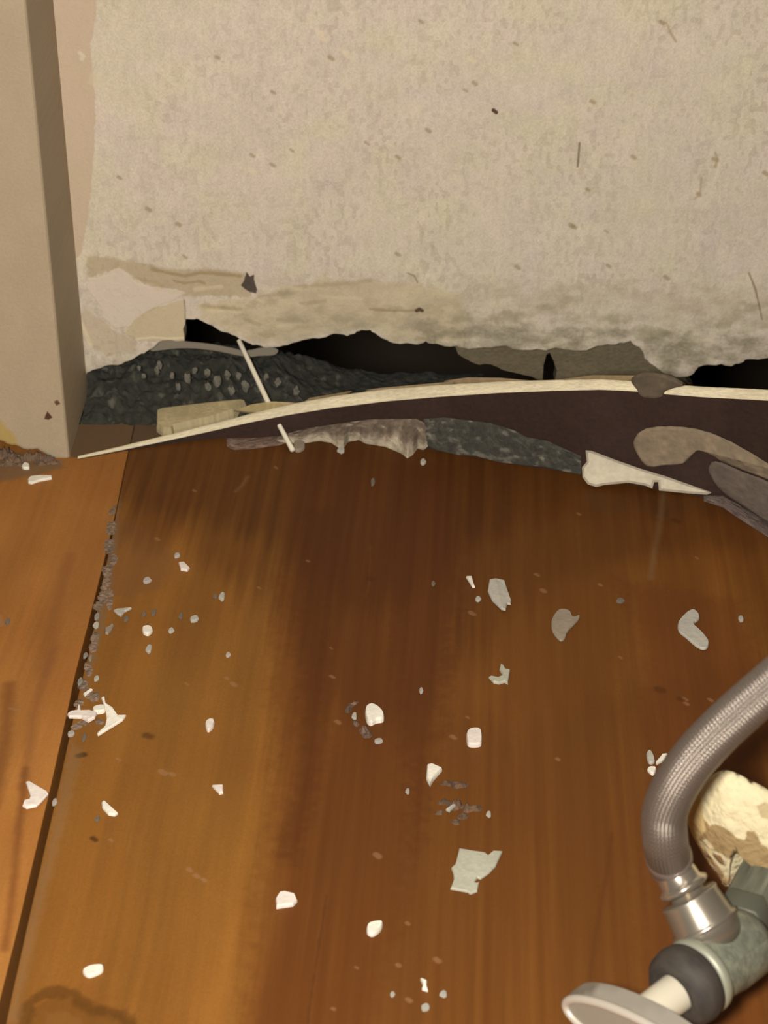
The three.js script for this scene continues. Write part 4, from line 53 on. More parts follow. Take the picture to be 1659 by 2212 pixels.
  collar: {"pts":[[77.05,43.08,308.97],[77.65,45.84,309.28],[78.67,48.48,309.79],[79.72,50.57,310.33],[81.4,54.55,311.19],[82.82,56.76,311.91],[84.7,57.93,312.87],[87.07,57.95,314.07],[90.1,57.03,315.62],[94.3,55.79,317.76],[101.15,50.83,321.25],[106.14,42.67,323.79],[106.68,32.41,324.07],[103.59,26.41,322.49],[100.23,27.95,320.78],[96.27,34.81,318.76],[92.47,35.11,316.82],[91.44,35.36,316.3],[90.8,31.25,315.97],[89.82,26.22,315.48],[88.07,22.82,314.59],[86.95,24.05,314.01],[83.52,28.29,312.27],[80.47,33.24,310.71],[78.54,36.95,309.73],[77.21,40.9,309.05]],"center":[89.48,39.89,315.3],"marks":[["p",[[76.91,44.97,308.9],[79.76,50.04,310.35],[81.31,45.71,311.14],[83.57,42.77,312.29],[82.18,39.93,311.58],[81.26,36.15,311.11],[85.41,30.28,313.23],[83.52,28.29,312.27],[78.54,36.95,309.73]],[176,146,92],0.7,0.6,0.8,0,0],["p",[[81.16,45.09,311.06],[83.52,43.31,312.27],[84.79,44.96,312.91],[87.16,45.41,314.12],[89.92,43.53,315.53],[91.93,43.28,316.55],[92.07,46.11,316.62],[93.62,46.5,317.41],[95.49,43.15,318.36],[100.42,41.13,320.88],[100.95,35.77,321.15],[96.27,34.81,318.76],[92.47,35.11,316.82],[89.83,35.36,315.48],[87.92,36.5,314.51],[85.3,36.49,313.17],[84.36,38.06,312.69],[82.88,38.82,311.94],[81.46,36.23,311.21],[80.78,37.07,310.87],[83.03,41.98,312.01]],[132,108,70],0.9,0.3,0.5,0,0],["p",[[84.8,35.14,312.92],[86.97,35.81,314.02],[88.01,33.14,314.55],[86.86,32.35,313.97],[85.13,33.58,313.09]],[120,88,52],0.8,0.3,0.3,0,0],["p",[[82.16,35.12,311.57],[84.39,32.68,312.71],[87.09,29.59,314.09],[89.43,26.04,315.28],[87.96,24.22,314.52],[85.61,27.78,313.33],[83.28,31.34,312.14]],[140,108,66],0.7,0.3,0.3,0,0],["p",[[82.64,36.75,311.82],[83.97,37.89,312.49],[84.91,33.77,312.98],[84.39,32.68,312.71]],[206,186,140],0.7,0.3,0.3,0,0],["p",[[93.03,52.82,317.11],[94.47,53.97,317.85],[97.26,53.51,319.27],[97.57,50.37,319.42],[94.46,50.15,317.84]],[150,132,94],0.7,0.3,0.3,0,0]]}
};

const MM = 0.001;
const V = (x, y, z) => new THREE.Vector3(x * MM, y * MM, z * MM);
// ---------- seeded noise ----------
let seed = 20231;
const rand = () => { seed = (seed * 1664525 + 1013904223) >>> 0; return seed / 4294967296; };
const TAB = new Float32Array(65536); for (let i = 0; i < 65536; i++) TAB[i] = rand();
function vn(x, y) {
  const xi = Math.floor(x), yi = Math.floor(y); let fx = x - xi, fy = y - yi;
  fx = fx * fx * (3 - 2 * fx); fy = fy * fy * (3 - 2 * fy);
  const a = (xi & 255) | ((yi & 255) << 8), b = ((xi + 1) & 255) | ((yi & 255) << 8), c = (xi & 255) | (((yi + 1) & 255) << 8), d = ((xi + 1) & 255) | (((yi + 1) & 255) << 8);
  return (TAB[a] * (1 - fx) + TAB[b] * fx) * (1 - fy) + (TAB[c] * (1 - fx) + TAB[d] * fx) * fy;
}
const fbm = (x, y, n = 4) => { let s = 0, a = 0.5, t = 0; for (let i = 0; i < n; i++) { s += a * vn(x, y); t += a; a *= 0.5; const t2 = (x * .8 - y * .6) * 2.03 + 17.1; y = (x * .6 + y * .8) * 2.03 + 9.7; x = t2; } return s / t - 0.5; };
const clamp = (x, a = 0, b = 1) => Math.min(b, Math.max(a, x));
const sstep = (a, b, x) => { const t = clamp((x - a) / (b - a)); return t * t * (3 - 2 * t); };

// ---------- a painter that lays grain, stains, marks and some painted shade on a surface measured in millimetres ----------
class Paint {
  constructor(x0, y0, w, h, W, H) { Object.assign(this, { x0, y0, w, h, W, H }); this.c = new Float32Array(W * H * 3); this.b = new Float32Array(W * H); }
  each(fn) { const o = [0, 0, 0, 0]; for (let j = 0; j < this.H; j++) for (let i = 0; i < this.W; i++) { const k = j * this.W + i; fn(this.x0 + (i + .5) / this.W * this.w, this.y0 + (j + .5) / this.H * this.h, o); this.c[3 * k] = o[0]; this.c[3 * k + 1] = o[1]; this.c[3 * k + 2] = o[2]; this.b[k] = o[3]; } }
  mark([kind, pts, col, alpha, soft, wob, dh, width]) {
    let a0 = 1e9, a1 = -1e9, b0 = 1e9, b1 = -1e9; for (const [x, y] of pts) { a0 = Math.min(a0, x); a1 = Math.max(a1, x); b0 = Math.min(b0, y); b1 = Math.max(b1, y); }
    const m = soft + wob + (width || 0) + 1, sx = this.W / this.w, sy = this.H / this.h;
    const i0 = Math.max(0, Math.floor((a0 - m - this.x0) * sx)), i1 = Math.min(this.W - 1, Math.ceil((a1 + m - this.x0) * sx));
    const j0 = Math.max(0, Math.floor((b0 - m - this.y0) * sy)), j1 = Math.min(this.H - 1, Math.ceil((b1 + m - this.y0) * sy)), n = pts.length;
    for (let j = j0; j <= j1; j++) for (let i = i0; i <= i1; i++) {
      const x = this.x0 + (i + .5) / sx, y = this.y0 + (j + .5) / sy; let d2 = 1e18, inside = false;
      const last = kind === 's' ? n - 1 : n;
      for (let k = 0; k < last; k++) {
        const p = pts[k], q = pts[(k + 1) % n], ex = q[0] - p[0], ey = q[1] - p[1], t = clamp(((x - p[0]) * ex + (y - p[1]) * ey) / (ex * ex + ey * ey + 1e-9)), dx = x - p[0] - t * ex, dy = y - p[1] - t * ey;
        d2 = Math.min(d2, dx * dx + dy * dy);
        if ((p[1] > y) !== (q[1] > y) && x < (q[0] - p[0]) * (y - p[1]) / (q[1] - p[1]) + p[0]) inside = !inside;
      }
      let d = Math.sqrt(d2); d = kind === 's' ? d - width / 2 : (inside ? -d : d);
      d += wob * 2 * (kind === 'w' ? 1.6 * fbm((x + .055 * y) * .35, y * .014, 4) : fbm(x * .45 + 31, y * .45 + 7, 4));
      let f = sstep(soft, -soft, d) * alpha; if (f <= 0) continue;
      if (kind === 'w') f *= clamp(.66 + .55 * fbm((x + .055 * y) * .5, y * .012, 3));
      if (kind === 'g') f *= sstep(-.32, .38, fbm(x * .16 + 4, y * .3, 5)) * (.7 + .6 * vn(x * 1.1, y * 1.4));
      f = Math.min(f, 1);
      const k = j * this.W + i; for (let e = 0; e < 3; e++) this.c[3 * k + e] += (col[e] - this.c[3 * k + e]) * f;
      this.b[k] += (dh || 0) * f;
    }
    return this;
  }
  tex(wrap = THREE.MirroredRepeatWrapping) {
    const d = new Uint8Array(this.W * this.H * 4); for (let k = 0; k < this.W * this.H; k++) { for (let e = 0; e < 3; e++) d[4 * k + e] = clamp(this.c[3 * k + e], 0, 255); d[4 * k + 3] = 255; }
    const t = new THREE.DataTexture(d, this.W, this.H); t.colorSpace = THREE.SRGBColorSpace; t.magFilter = t.minFilter = THREE.LinearFilter; t.wrapS = t.wrapT = wrap; t.needsUpdate = true; return t;
  }
  bump(range, wrap = THREE.MirroredRepeatWrapping) {      // range in mm, mid grey = 0
    const d = new Uint8Array(this.W * this.H * 4); for (let k = 0; k < this.W * this.H; k++) { const v = clamp(127.5 + 127.5 * this.b[k] / range, 0, 255); d[4 * k] = d[4 * k + 1] = d[4 * k + 2] = v; d[4 * k + 3] = 255; }
    const t = new THREE.DataTexture(d, this.W, this.H); t.magFilter = t.minFilter = THREE.LinearFilter; t.wrapS = t.wrapT = wrap; t.needsUpdate = true; return t;
  }
}
const std = (o) => new THREE.MeshStandardMaterial(Object.assign({ roughness: .85, metalness: 0 }, o));

// ---------- scene helpers ----------
const used = {};
const numbered = (n) => { used[n] = (used[n] || 0) + 1; return used[n] === 1 ? n : n + '_' + String(used[n] - 1).padStart(3, '0'); };
function tag(o, label, category, group, kind) { o.userData.label = label; if (category) o.userData.category = category; if (group) o.userData.group = group; if (kind) o.userData.kind = kind; return o; }
function mesh(name, g, m, parent = scene) { const o = new THREE.Mesh(g, m); o.name = parent === scene ? numbered(name) : name; o.castShadow = o.receiveShadow = true; parent.add(o); return o; }
function group(name, p = [0, 0, 0]) { const o = new THREE.Group(); o.name = numbered(name); o.position.set(p[0] * MM, p[1] * MM, p[2] * MM); scene.add(o); return o; }
function box(x0, x1, y0, y1, z0, z1) { const g = new THREE.BoxGeometry(x1 - x0, y1 - y0, z1 - z0); g.translate((x0 + x1) / 2, (y0 + y1) / 2, (z0 + z1) / 2); return g; }
function at(g, o) { g.translate(-o.position.x, -o.position.y, -o.position.z); return g; }
function grid(nu, nv, fn, closeU = false) {
  const p = [], uv = [], ix = []; for (let i = 0; i <= nu; i++) for (let j = 0; j <= nv; j++) { const q = fn(i / nu, j / nv); p.push(q.x, q.y, q.z); uv.push(i / nu, j / nv); }
  for (let i = 0; i < nu; i++) for (let j = 0; j < nv; j++) { const a = i * (nv + 1) + j, b = a + nv + 1; ix.push(a, b, a + 1, b, b + 1, a + 1); }
  const g = new THREE.BufferGeometry(); g.setAttribute('position', new THREE.Float32BufferAttribute(p, 3)); g.setAttribute('uv', new THREE.Float32BufferAttribute(uv, 2)); g.setIndex(ix); g.computeVertexNormals(); return g;
}
// a slab with a chamfered rim, grown from a closed outline (metres) along the normal n; bend(p2d) lifts it
function plate(pts, n, t, { inset = .3, smooth = false, bend = null, foot = 0, rings = 0, center = null, bulge = 0 } = {}) {
  n = n.clone().normalize(); const e1 = new THREE.Vector3(1, 0, 0); if (Math.abs(n.x) > .9) e1.set(0, 0, 1); e1.addScaledVector(n, -e1.dot(n)).normalize(); const e2 = new THREE.Vector3().crossVectors(n, e1);
  const o = pts[0]; let q = pts.map(p => new THREE.Vector2(p.clone().sub(o).dot(e1), p.clone().sub(o).dot(e2))), off = pts.map(p => p.clone().sub(o).dot(n));
  if (THREE.ShapeUtils.area(q) < 0) { q.reverse(); off.reverse(); }
  const N = q.length, ins = (d) => q.map((p, i) => { const a = q[(i + N - 1) % N], b = q[(i + 1) % N]; const u = new THREE.Vector2().subVectors(p, a).normalize(), v = new THREE.Vector2().subVectors(b, p).normalize(); const nn = new THREE.Vector2(-(u.y + v.y), u.x + v.x); if (nn.lengthSq() < 1e-6) return p.clone(); nn.normalize(); const k = Math.max(.55, Math.abs(nn.x * -u.y + nn.y * u.x)); return p.clone().addScaledVector(nn, d / k * .9); });
  const P = [], U = [], I = []; const put = (p, h, k) => { const b = bend ? bend(p) : 0; const w = o.clone().addScaledVector(e1, p.x).addScaledVector(e2, p.y).addScaledVector(n, h + b + off[k]); P.push(w.x, w.y, w.z); U.push(p.x, p.y); };
  const layers = [[q, 0], [q, t * .55], [ins(inset), t]];
  const c = center ? new THREE.Vector2(center.clone().sub(o).dot(e1), center.clone().sub(o).dot(e2)) : null;
  if (rings) for (let r = 1; r <= rings; r++) { const f = 1 - r / (rings + 1); layers.push([layers[2][0].map(p => p.clone().sub(c).multiplyScalar(f).add(c)), t + bulge * (1 - f * f)]); }
  layers.forEach(([l, h]) => l.forEach((p, k) => put(p, h, k)));
  for (let L = 0; L + 1 < layers.length; L++) for (let k = 0; k < N; k++) { const a = L * N + k, b = L * N + (k + 1) % N; I.push(a, b, a + N, b, b + N, a + N); }
  const top = (layers.length - 1) * N; for (const f of THREE.ShapeUtils.triangulateShape(layers[layers.length - 1][0], [])) I.push(top + f[0], top + f[1], top + f[2]);
  for (const f of THREE.ShapeUtils.triangulateShape(q, [])) I.push(f[0], f[2], f[1]);
  let g = new THREE.BufferGeometry(); g.setAttribute('position', new THREE.Float32BufferAttribute(P, 3)); g.setAttribute('uv', new THREE.Float32BufferAttribute(U, 2)); g.setIndex(I);
  if (!smooth) g = g.toNonIndexed(); g.computeVertexNormals(); return g;
}
const spline = (pts, k = 3, tens = .5) => new THREE.CatmullRomCurve3(pts, true, 'catmullrom', tens).getPoints(pts.length * k).slice(0, -1);
function lathe(profile, origin, dir, seg = 48) { const g = new THREE.LatheGeometry(profile.map(([r, h]) => new THREE.Vector2(r * MM, h * MM)), seg); g.applyQuaternion(new THREE.Quaternion().setFromUnitVectors(new THREE.Vector3(0, 1, 0), dir)); g.translate(origin.x, origin.y, origin.z); return g; }
function rod(a, b, r0, r1, seg = 10) { const d = new THREE.Vector3().subVectors(b, a), L = d.length() / MM; return lathe([[0, 0], [r0 * .8, 0], [r0, .3], [(r0 + r1) / 2, L / 2], [r1, L - .3], [r1 * .7, L], [0, L]], a, d.normalize(), seg); }
function jag(pts, amp, it = 2) { for (let k = 0; k < it; k++) { const o = []; for (let i = 0; i + 1 < pts.length; i++) { const a = pts[i], b = pts[i + 1], l = Math.hypot(b[0] - a[0], b[1] - a[1]); o.push(a, [(a[0] + b[0]) / 2 + (rand() - .5) * l * amp, (a[1] + b[1]) / 2 + (rand() - .5) * l * amp]); } o.push(pts[pts.length - 1]); pts = o; } return pts; }
function shapeOf(pts) { const s = new THREE.Shape(); pts.forEach(([x, y], i) => i ? s.lineTo(x * MM, y * MM) : s.moveTo(x * MM, y * MM)); return s; }
function planarUV(g, ax, ay, x0, y0, w, h) { const p = g.attributes.position, u = g.attributes.uv; for (let i = 0; i < p.count; i++) u.setXY(i, ((ax === 'x' ? p.getX(i) : p.getZ(i)) / MM - x0) / w, ((ay === 'y' ? p.getY(i) : p.getZ(i)) / MM - y0) / h); return g; }

// ---------- wall ----------
const WX = -118.6;
const wallPaint = new Paint(WX, 0, 400, 400, 2048, 2048);
wallPaint.each((x, y, o) => {
  const g = fbm(x * 2.1, y * 1.7, 3), m = fbm(x * .16, y * .12, 3), s = fbm(x * .55, y * .16, 3), p = fbm(x * .09 + 40, y * .09, 3), pk = sstep(.60, .72, vn(x * .7 + 5, y * .45)) * vn(x * .05, y * .06);
  const k = 1 + .13 * g + .05 * m + .05 * s; o[0] = 201 * k - pk * 12; o[1] = (190 - 5 * p) * k - pk * 13; o[2] = (170 + 12 * p) * k - pk * 12; o[3] = .16 * g + .14 * s - .1 * pk;
});
for (const m of DATA.wallmarks) wallPaint.mark(m);  // marks along the wall foot mix grime with shading painted into the colour
const wallMat = std({ map: wallPaint.tex(), bumpMap: wallPaint.bump(.8), bumpScale: .0012, roughness: .8 });
const plain = new Paint(0, 0, 100, 100, 512, 512); plain.each((x, y, o) => { const g = fbm(x * 2.1, y * 1.7, 3), m = fbm(x * .2, y * .2, 3), k = 1 + .09 * g + .05 * m; o[0] = 201 * k; o[1] = 190 * k; o[2] = 170 * k; o[3] = .16 * g; });
const plainMat = std({ map: plain.tex(), bumpMap: plain.bump(.8), bumpScale: .0006 });
plainMat.map.repeat.set(10, 10); plainMat.bumpMap.repeat.set(10, 10);
const ROOM = { x0: -.85, x1: .85, z1: 1.7, y1: 2.35 };

const wallBack = group('wall_back'); tag(wallBack, 'cream plastered wall broken away along its foot', null, null, 'structure');
{
  const edge = jag(DATA.hole, .22, 2).map(([x, y]) => [Math.max(x, WX), y]);
  const pts = [[WX, 400], ...edge.filter(p => p[0] < 281), [281, 4], [281, 400]];
  const g = new THREE.ExtrudeGeometry(shapeOf(pts), { depth: .0086, bevelEnabled: true, bevelSize: .0004, bevelThickness: .0004, bevelOffset: -.0004, bevelSegments: 2 });
  g.translate(0, 0, -.009); planarUV(g, 'x', 'y', WX, 0, 400, 400);
  mesh('plaster_panel', g, wallMat, wallBack);
  mesh('wall_panel', mergeGeometries([box(ROOM.x0, WX * MM, 0, ROOM.y1, -.009, 0), box(.281, ROOM.x1, 0, ROOM.y1, -.009, 0), box(WX * MM, .281, .4, ROOM.y1, -.009, 0)]), plainMat, wallBack);
  const ip = new Paint(0, -20, 160, 80, 512, 256); ip.each((x, y, o) => { const k = 1 + .25 * fbm(x * .8, y * 1.3, 4) + .12 * fbm(x * .1, y * .3, 2); o[0] = 104 * k; o[1] = 94 * k; o[2] = 72 * k; o[3] = .4 * fbm(x * .9, y * 1.4, 4); });
  const im = std({ map: ip.tex(), bumpMap: ip.bump(.4), bumpScale: .0008, roughness: .95 });
  const ig = new THREE.ExtrudeGeometry(shapeOf(jag(DATA.inner, .15, 1)), { depth: .007, bevelEnabled: false }); ig.translate(0, 0, -.0175); planarUV(ig, 'x', 'y', 0, -20, 160, 80);
  tag(mesh('backing_board', ig, im, wallBack), 'dull brown backing board with a dark split');
  const pg = plate(spline(DATA.paper.map(([x, y]) => V(x, y, -7)), 3), new THREE.Vector3(0, .25, 1), .0008, { inset: .0003 });
  tag(mesh('torn_paper', pg, std({ color: 0x847b6c, roughness: .95 }), wallBack), 'torn grey strip of board paper');
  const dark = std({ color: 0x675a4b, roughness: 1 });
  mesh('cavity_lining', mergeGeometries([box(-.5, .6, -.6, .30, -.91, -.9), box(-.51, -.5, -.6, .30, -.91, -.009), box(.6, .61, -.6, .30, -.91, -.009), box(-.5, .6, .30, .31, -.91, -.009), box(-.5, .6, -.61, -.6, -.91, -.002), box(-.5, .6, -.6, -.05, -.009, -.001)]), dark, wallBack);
}
// casing post beside the broken wall
{
  const cp = new Paint(-318.6, 0, 200, 260, 1024, 1331); cp.each((x, y, o) => { const g = fbm(x * 1.6, y * 1.6, 3), m = fbm(x * .12, y * .08, 3), k = 1 + .05 * g + .05 * m; o[0] = 168 * k; o[1] = 152 * k; o[2] = 126 * k; o[3] = .1 * g; });
  for (const m of DATA.casing.marks) cp.mark(m);
  const b = DATA.casing.bottom, pts = [[-318.6, 2340], [-318.6, 6], ...jag(b, .2, 2), [WX, 0], [WX, 2340]];
  const g = new THREE.ExtrudeGeometry(shapeOf(pts), { depth: .0515, bevelEnabled: true, bevelSize: .0015, bevelThickness: .0015, bevelOffset: -.0015, bevelSegments: 3 }); planarUV(g, 'x', 'y', -318.6, 0, 200, 260);
  const trim = mesh('trim_1', g, std({ map: cp.tex(), bumpMap: cp.bump(.5), bumpScale: .0008, roughness: .7 }));
  tag(trim, 'beige painted casing post standing proud of the wall', null, null, 'structure');
}
// the rest of the room
tag(mesh('wall_left', box(ROOM.x0 - .06, ROOM.x0, 0, ROOM.y1, 0, ROOM.z1), plainMat), 'plain cream side wall', null, null, 'structure');
tag(mesh('wall_right', box(ROOM.x1, ROOM.x1 + .06, 0, ROOM.y1, 0, ROOM.z1), plainMat), 'plain cream side wall', null, null, 'structure');
tag(mesh('wall_front', box(ROOM.x0, ROOM.x1, 0, ROOM.y1, ROOM.z1, ROOM.z1 + .06), plainMat), 'plain cream wall behind the viewer', null, null, 'structure');
tag(mesh('ceiling', box(ROOM.x0, ROOM.x1, ROOM.y1, ROOM.y1 + .06, -.009, ROOM.z1), plainMat), 'plain ceiling', null, null, 'structure');

// ---------- floor ----------
const floor = group('floor'); tag(floor, 'brown varnished wooden plank floor', null, null, 'structure');
function woodPaint(x0, z0, w, h, W, H, base, vary, ph) {
  const p = new Paint(x0, z0, w, h, W, H);
  p.each((x, z, o) => {
    const wx = x + 5 * fbm(z * .012 + ph, x * .01, 2) + .055 * z;
    const a = fbm(wx * .09 + ph, z * .006, 3), b = fbm(wx * .55 + ph, z * .012, 3), c = fbm(wx * 2.6, z * .05 + ph, 2), g = fbm(x * 2.2, z * 2.2, 2), bl = fbm(x * .05 + 9, z * .03 + ph, 3);
    const k = 1 + vary * (.34 * a + .14 * b + .05 * c + .13 * g + .16 * bl);
    o[0] = base[0] * k; o[1] = base[1] * (k + .10 * bl * vary); o[2] = base[2] * (k + .2 * bl * vary); o[3] = .04 * c + .03 * g;
  }); return p;
}
const wp = woodPaint(-105, 0, 280, 410, 1400, 2048, [131, 87, 36], .6, 3); for (const m of DATA.floormarks) wp.mark(m);  // streaky marks toward the wall: water stain plus painted-in lamp falloff
const lp = woodPaint(-305, 0, 240, 410, 1024, 1600, [158, 105, 51], .6, 11); for (const m of DATA.leftmarks) lp.mark(m);  // rear dust marks, on the right plank too, include painted shadow
const gp = woodPaint(0, 0, 270, 540, 512, 1024, [107, 68, 29], .8, 23);
const wood = (p) => new THREE.MeshPhysicalMaterial({ map: p.tex(), bumpMap: p.bump(.2), bumpScale: .0003, roughness: .62, metalness: 0, specularIntensity: .3 });
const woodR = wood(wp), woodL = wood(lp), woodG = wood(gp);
function plank(outline, mat, p, lift) {          // outline [x,z] in mm, clockwise seen from above
  const s = new THREE.Shape(); outline.forEach(([x, z], i) => i ? s.lineTo(x * MM, -z * MM) : s.moveTo(x * MM, -z * MM));
  const g = new THREE.ExtrudeGeometry(s, { depth: .0112, bevelEnabled: true, bevelSize: .0005, bevelThickness: .0004, bevelOffset: -.0005, bevelSegments: 3 });
  g.rotateX(-Math.PI / 2); g.translate(0, -.0116 + lift * MM, 0); planarUV(g, 'x', 'z', p.x0, p.y0, p.w, p.h); return mesh('plank', g, mat, floor);
}
const Z1 = 1700, back = jag([[-60, 21], [-30, 24], [0, 20], [60, 23], [174, 22]], .04, 2), backL = jag([[-305, 20], [-200, 22], [-122, 26], [-95, 25]], .06, 2);
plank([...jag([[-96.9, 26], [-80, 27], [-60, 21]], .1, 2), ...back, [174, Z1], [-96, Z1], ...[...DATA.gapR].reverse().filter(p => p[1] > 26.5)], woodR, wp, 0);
plank([...backL.slice(0, -1), ...DATA.gapL.filter(p => p[1] > 26), [-98.5, Z1], [-305, Z1]], woodL, lp, 0);
for (let k = 0; k < 3; k++) { const x0 = 175 + k * 270; plank([[x0, 20], [Math.min(x0 + 269, 850), 20], [Math.min(x0 + 269, 850), Z1], [x0, Z1]], woodG, gp, 0); }
for (let k = 0; k < 3; k++) { const x1 = -306 - k * 270; plank([[Math.max(x1 - 269, -850), 0], [x1, 0], [x1, Z1], [Math.max(x1 - 269, -850), Z1]], woodG, gp, 0); }
mesh('subfloor', box(ROOM.x0, ROOM.x1, -.05, -.0117, 0, ROOM.z1), std({ color: 0x241a12, roughness: 1 }), floor);

// ---------- rubble inside the hole ----------
{
  const rub = group('wall_rubble', [-60, -8, 0]); tag(rub, 'dark grey crumbled mortar lying in the hole at the wall foot', 'rubble', null, 'stuff');
  const rp = new Paint(0, 0, 160, 70, 640, 280); rp.each((x, y, o) => { const g = fbm(x * .5, y * .5, 4), h = sstep(.1, .3, fbm(x * .35 + 8, y * .35, 3)), k = 1 + .7 * g; o[0] = 50 * k + 30 * h; o[1] = 50 * k + 29 * h; o[2] = 43 * k + 25 * h; o[3] = g; });
  const g = grid(150, 64, (u, v) => {
    const x = -119 + 160 * u, z = 27 - 68 * v, ed = sstep(0, .05, v);
    const h = -9 + ed * (7 + 10 * sstep(0, .75, v) + 9 * fbm(x * .16, z * .16, 4) + 3 * fbm(x * .6, z * .6, 3)) * (1 - .7 * sstep(-60, 0, x)) - 10 * sstep(.75, 1, v); return V(x, h, z);
  });
  const rubMat = std({ map: rp.tex(), bumpMap: rp.bump(.6), bumpScale: .001, roughness: 1 });
  mesh('mortar_mass', at(g, rub), rubMat, rub).userData.kind = 'stuff';
  const lm = std({ color: 0x6b675c, roughness: 1, flatShading: true });
  for (const [x, y, z, r] of DATA.lumps) { const ig = new THREE.IcosahedronGeometry(r * MM * .85, 1), p = ig.attributes.position; for (let i = 0; i < p.count; i++) { const f = .35 + 1.0 * vn(p.getX(i) * 1500 + x * 3, p.getY(i) * 1500 + p.getZ(i) * 1100 + y * 3); p.setXYZ(i, p.getX(i) * f * .9, p.getY(i) * f * (1.1 + .5 * vn(x, y)), p.getZ(i) * f * .7); } ig.computeVertexNormals(); ig.translate(x * MM, y * MM, z * MM); mesh('mortar_lump', at(ig, rub), lm, rub); }
}

// ---------- warped baseboard strip ----------
const base = group('baseboard_back'); tag(base, 'dark brown warped baseboard strip with a pale raw top edge, curling off the wall', null, null, 'structure');
{
  const S = DATA.strip, cx = new THREE.CatmullRomCurve3(S.map(([x, z, h, t]) => new THREE.Vector3(x, z, h)), false, 'catmullrom', .4), ct = new THREE.CatmullRomCurve3(S.map(([x, z, h, t]) => new THREE.Vector3(x, t, 0)), false, 'catmullrom', .4);
  const n = 220, prof = (u) => { const a = cx.getPoint(u), b = ct.getPoint(u); return [a.x, a.y, Math.max(a.z, .4), b.y]; };
  const bp = new Paint(0, 0, 300, 50, 1500, 256); bp.each((x, y, o) => { const g = fbm(x * .9, y * .9, 4), m = fbm(x * .06, y * .1, 3), k = 1 + .35 * g + .3 * m; o[0] = 48 * k; o[1] = (29 + 5 * m) * k; o[2] = (20 + 12 * m) * k; o[3] = .2 * g; });
  const face = grid(n, 12, (u, v) => { const [x, z, h, t] = prof(u); return V(x, -1 + (h - .38 * t + 1.02) * v, z + .2); });
  for (let i = 0; i < face.attributes.uv.count; i++) face.attributes.uv.setXY(i, (face.attributes.position.getX(i) / MM + 120) / 300, face.attributes.position.getY(i) / MM / 50);
  const backf = grid(n, 2, (u, v) => { const [x, z, h, t] = prof(u); return V(x, -1 + h * (1 - v), z - t); });
  const bm = std({ map: bp.tex(), bumpMap: bp.bump(.4), bumpScale: .0006, roughness: .9 });
  tag(mesh('strip_face', mergeGeometries([face, backf]), bm, base), 'dark brown face of the strip');
  const ep = new Paint(0, 0, 300, 8, 2048, 64); ep.each((x, y, o) => { const g = fbm(x * .8, y * 2.5, 4), f = fbm(x * .12, y * .8, 3), k = 1 + .22 * g + .12 * f; o[0] = 214 * k; o[1] = 203 * k; o[2] = 172 * k; o[3] = .3 * g; });
  const em = std({ map: ep.tex(), bumpMap: ep.bump(.4), bumpScale: .0006, roughness: .85 });
  const cap = grid(440, 12, (u, v) => { const [x, z, h, t] = prof(u), w = .10 * t * fbm(x * .45, v * 2.5, 3), e = Math.sin(v * Math.PI); return V(x, h - .38 * t + .5 * t * Math.min(1, v * 1.25) - .2 * t * Math.max(0, v - .8) * 5 + .14 * t * e + w * e, z + .25 - t * v + .12 * t * e + w * e * .6); });
  for (let i = 0; i < cap.attributes.uv.count; i++) cap.attributes.uv.setXY(i, (cap.attributes.position.getX(i) / MM + 120) / 300, cap.attributes.uv.getY(i));
  tag(mesh('raw_top_edge', cap, em, base), 'pale cream raw top edge');
  const gm = (c) => { const p = new Paint(0, 0, 60, 60, 256, 256); p.each((x, y, o) => { const g = fbm(x * .5, y * .5, 4), k = 1 + .3 * g; o[0] = c[0] * k; o[1] = c[1] * k; o[2] = c[2] * k; o[3] = g; }); const t = p.tex(), b = p.bump(.6); t.repeat.set(16, 16); b.repeat.set(16, 16); return std({ map: t, bumpMap: b, bumpScale: .0005, roughness: .9 }); };
  const toV = (l) => l.map(([x, y, z]) => V(x, y, z));
  tag(mesh('glue_patch', plate(spline(toV(DATA.patch1), 3), new THREE.Vector3(0, 0, 1), .0011, { inset: .0008, smooth: true }), gm([128, 113, 92]), base), 'tan-grey glue smear on the strip face');
  tag(mesh('dust_patch', plate(spline(toV(DATA.patch2), 3), new THREE.Vector3(0, 0, 1), .0012, { inset: .0008, smooth: true }), gm([98, 86, 76]), base), 'grey dusty patch low on the strip face');
  tag(mesh('caulk_blob', plate(spline(toV(DATA.caulk), 3), new THREE.Vector3(0, .5, 1), .0016, { inset: .0012, smooth: true }), gm([92, 80, 64]), base), 'brown-grey caulk blob over the raw edge');
}
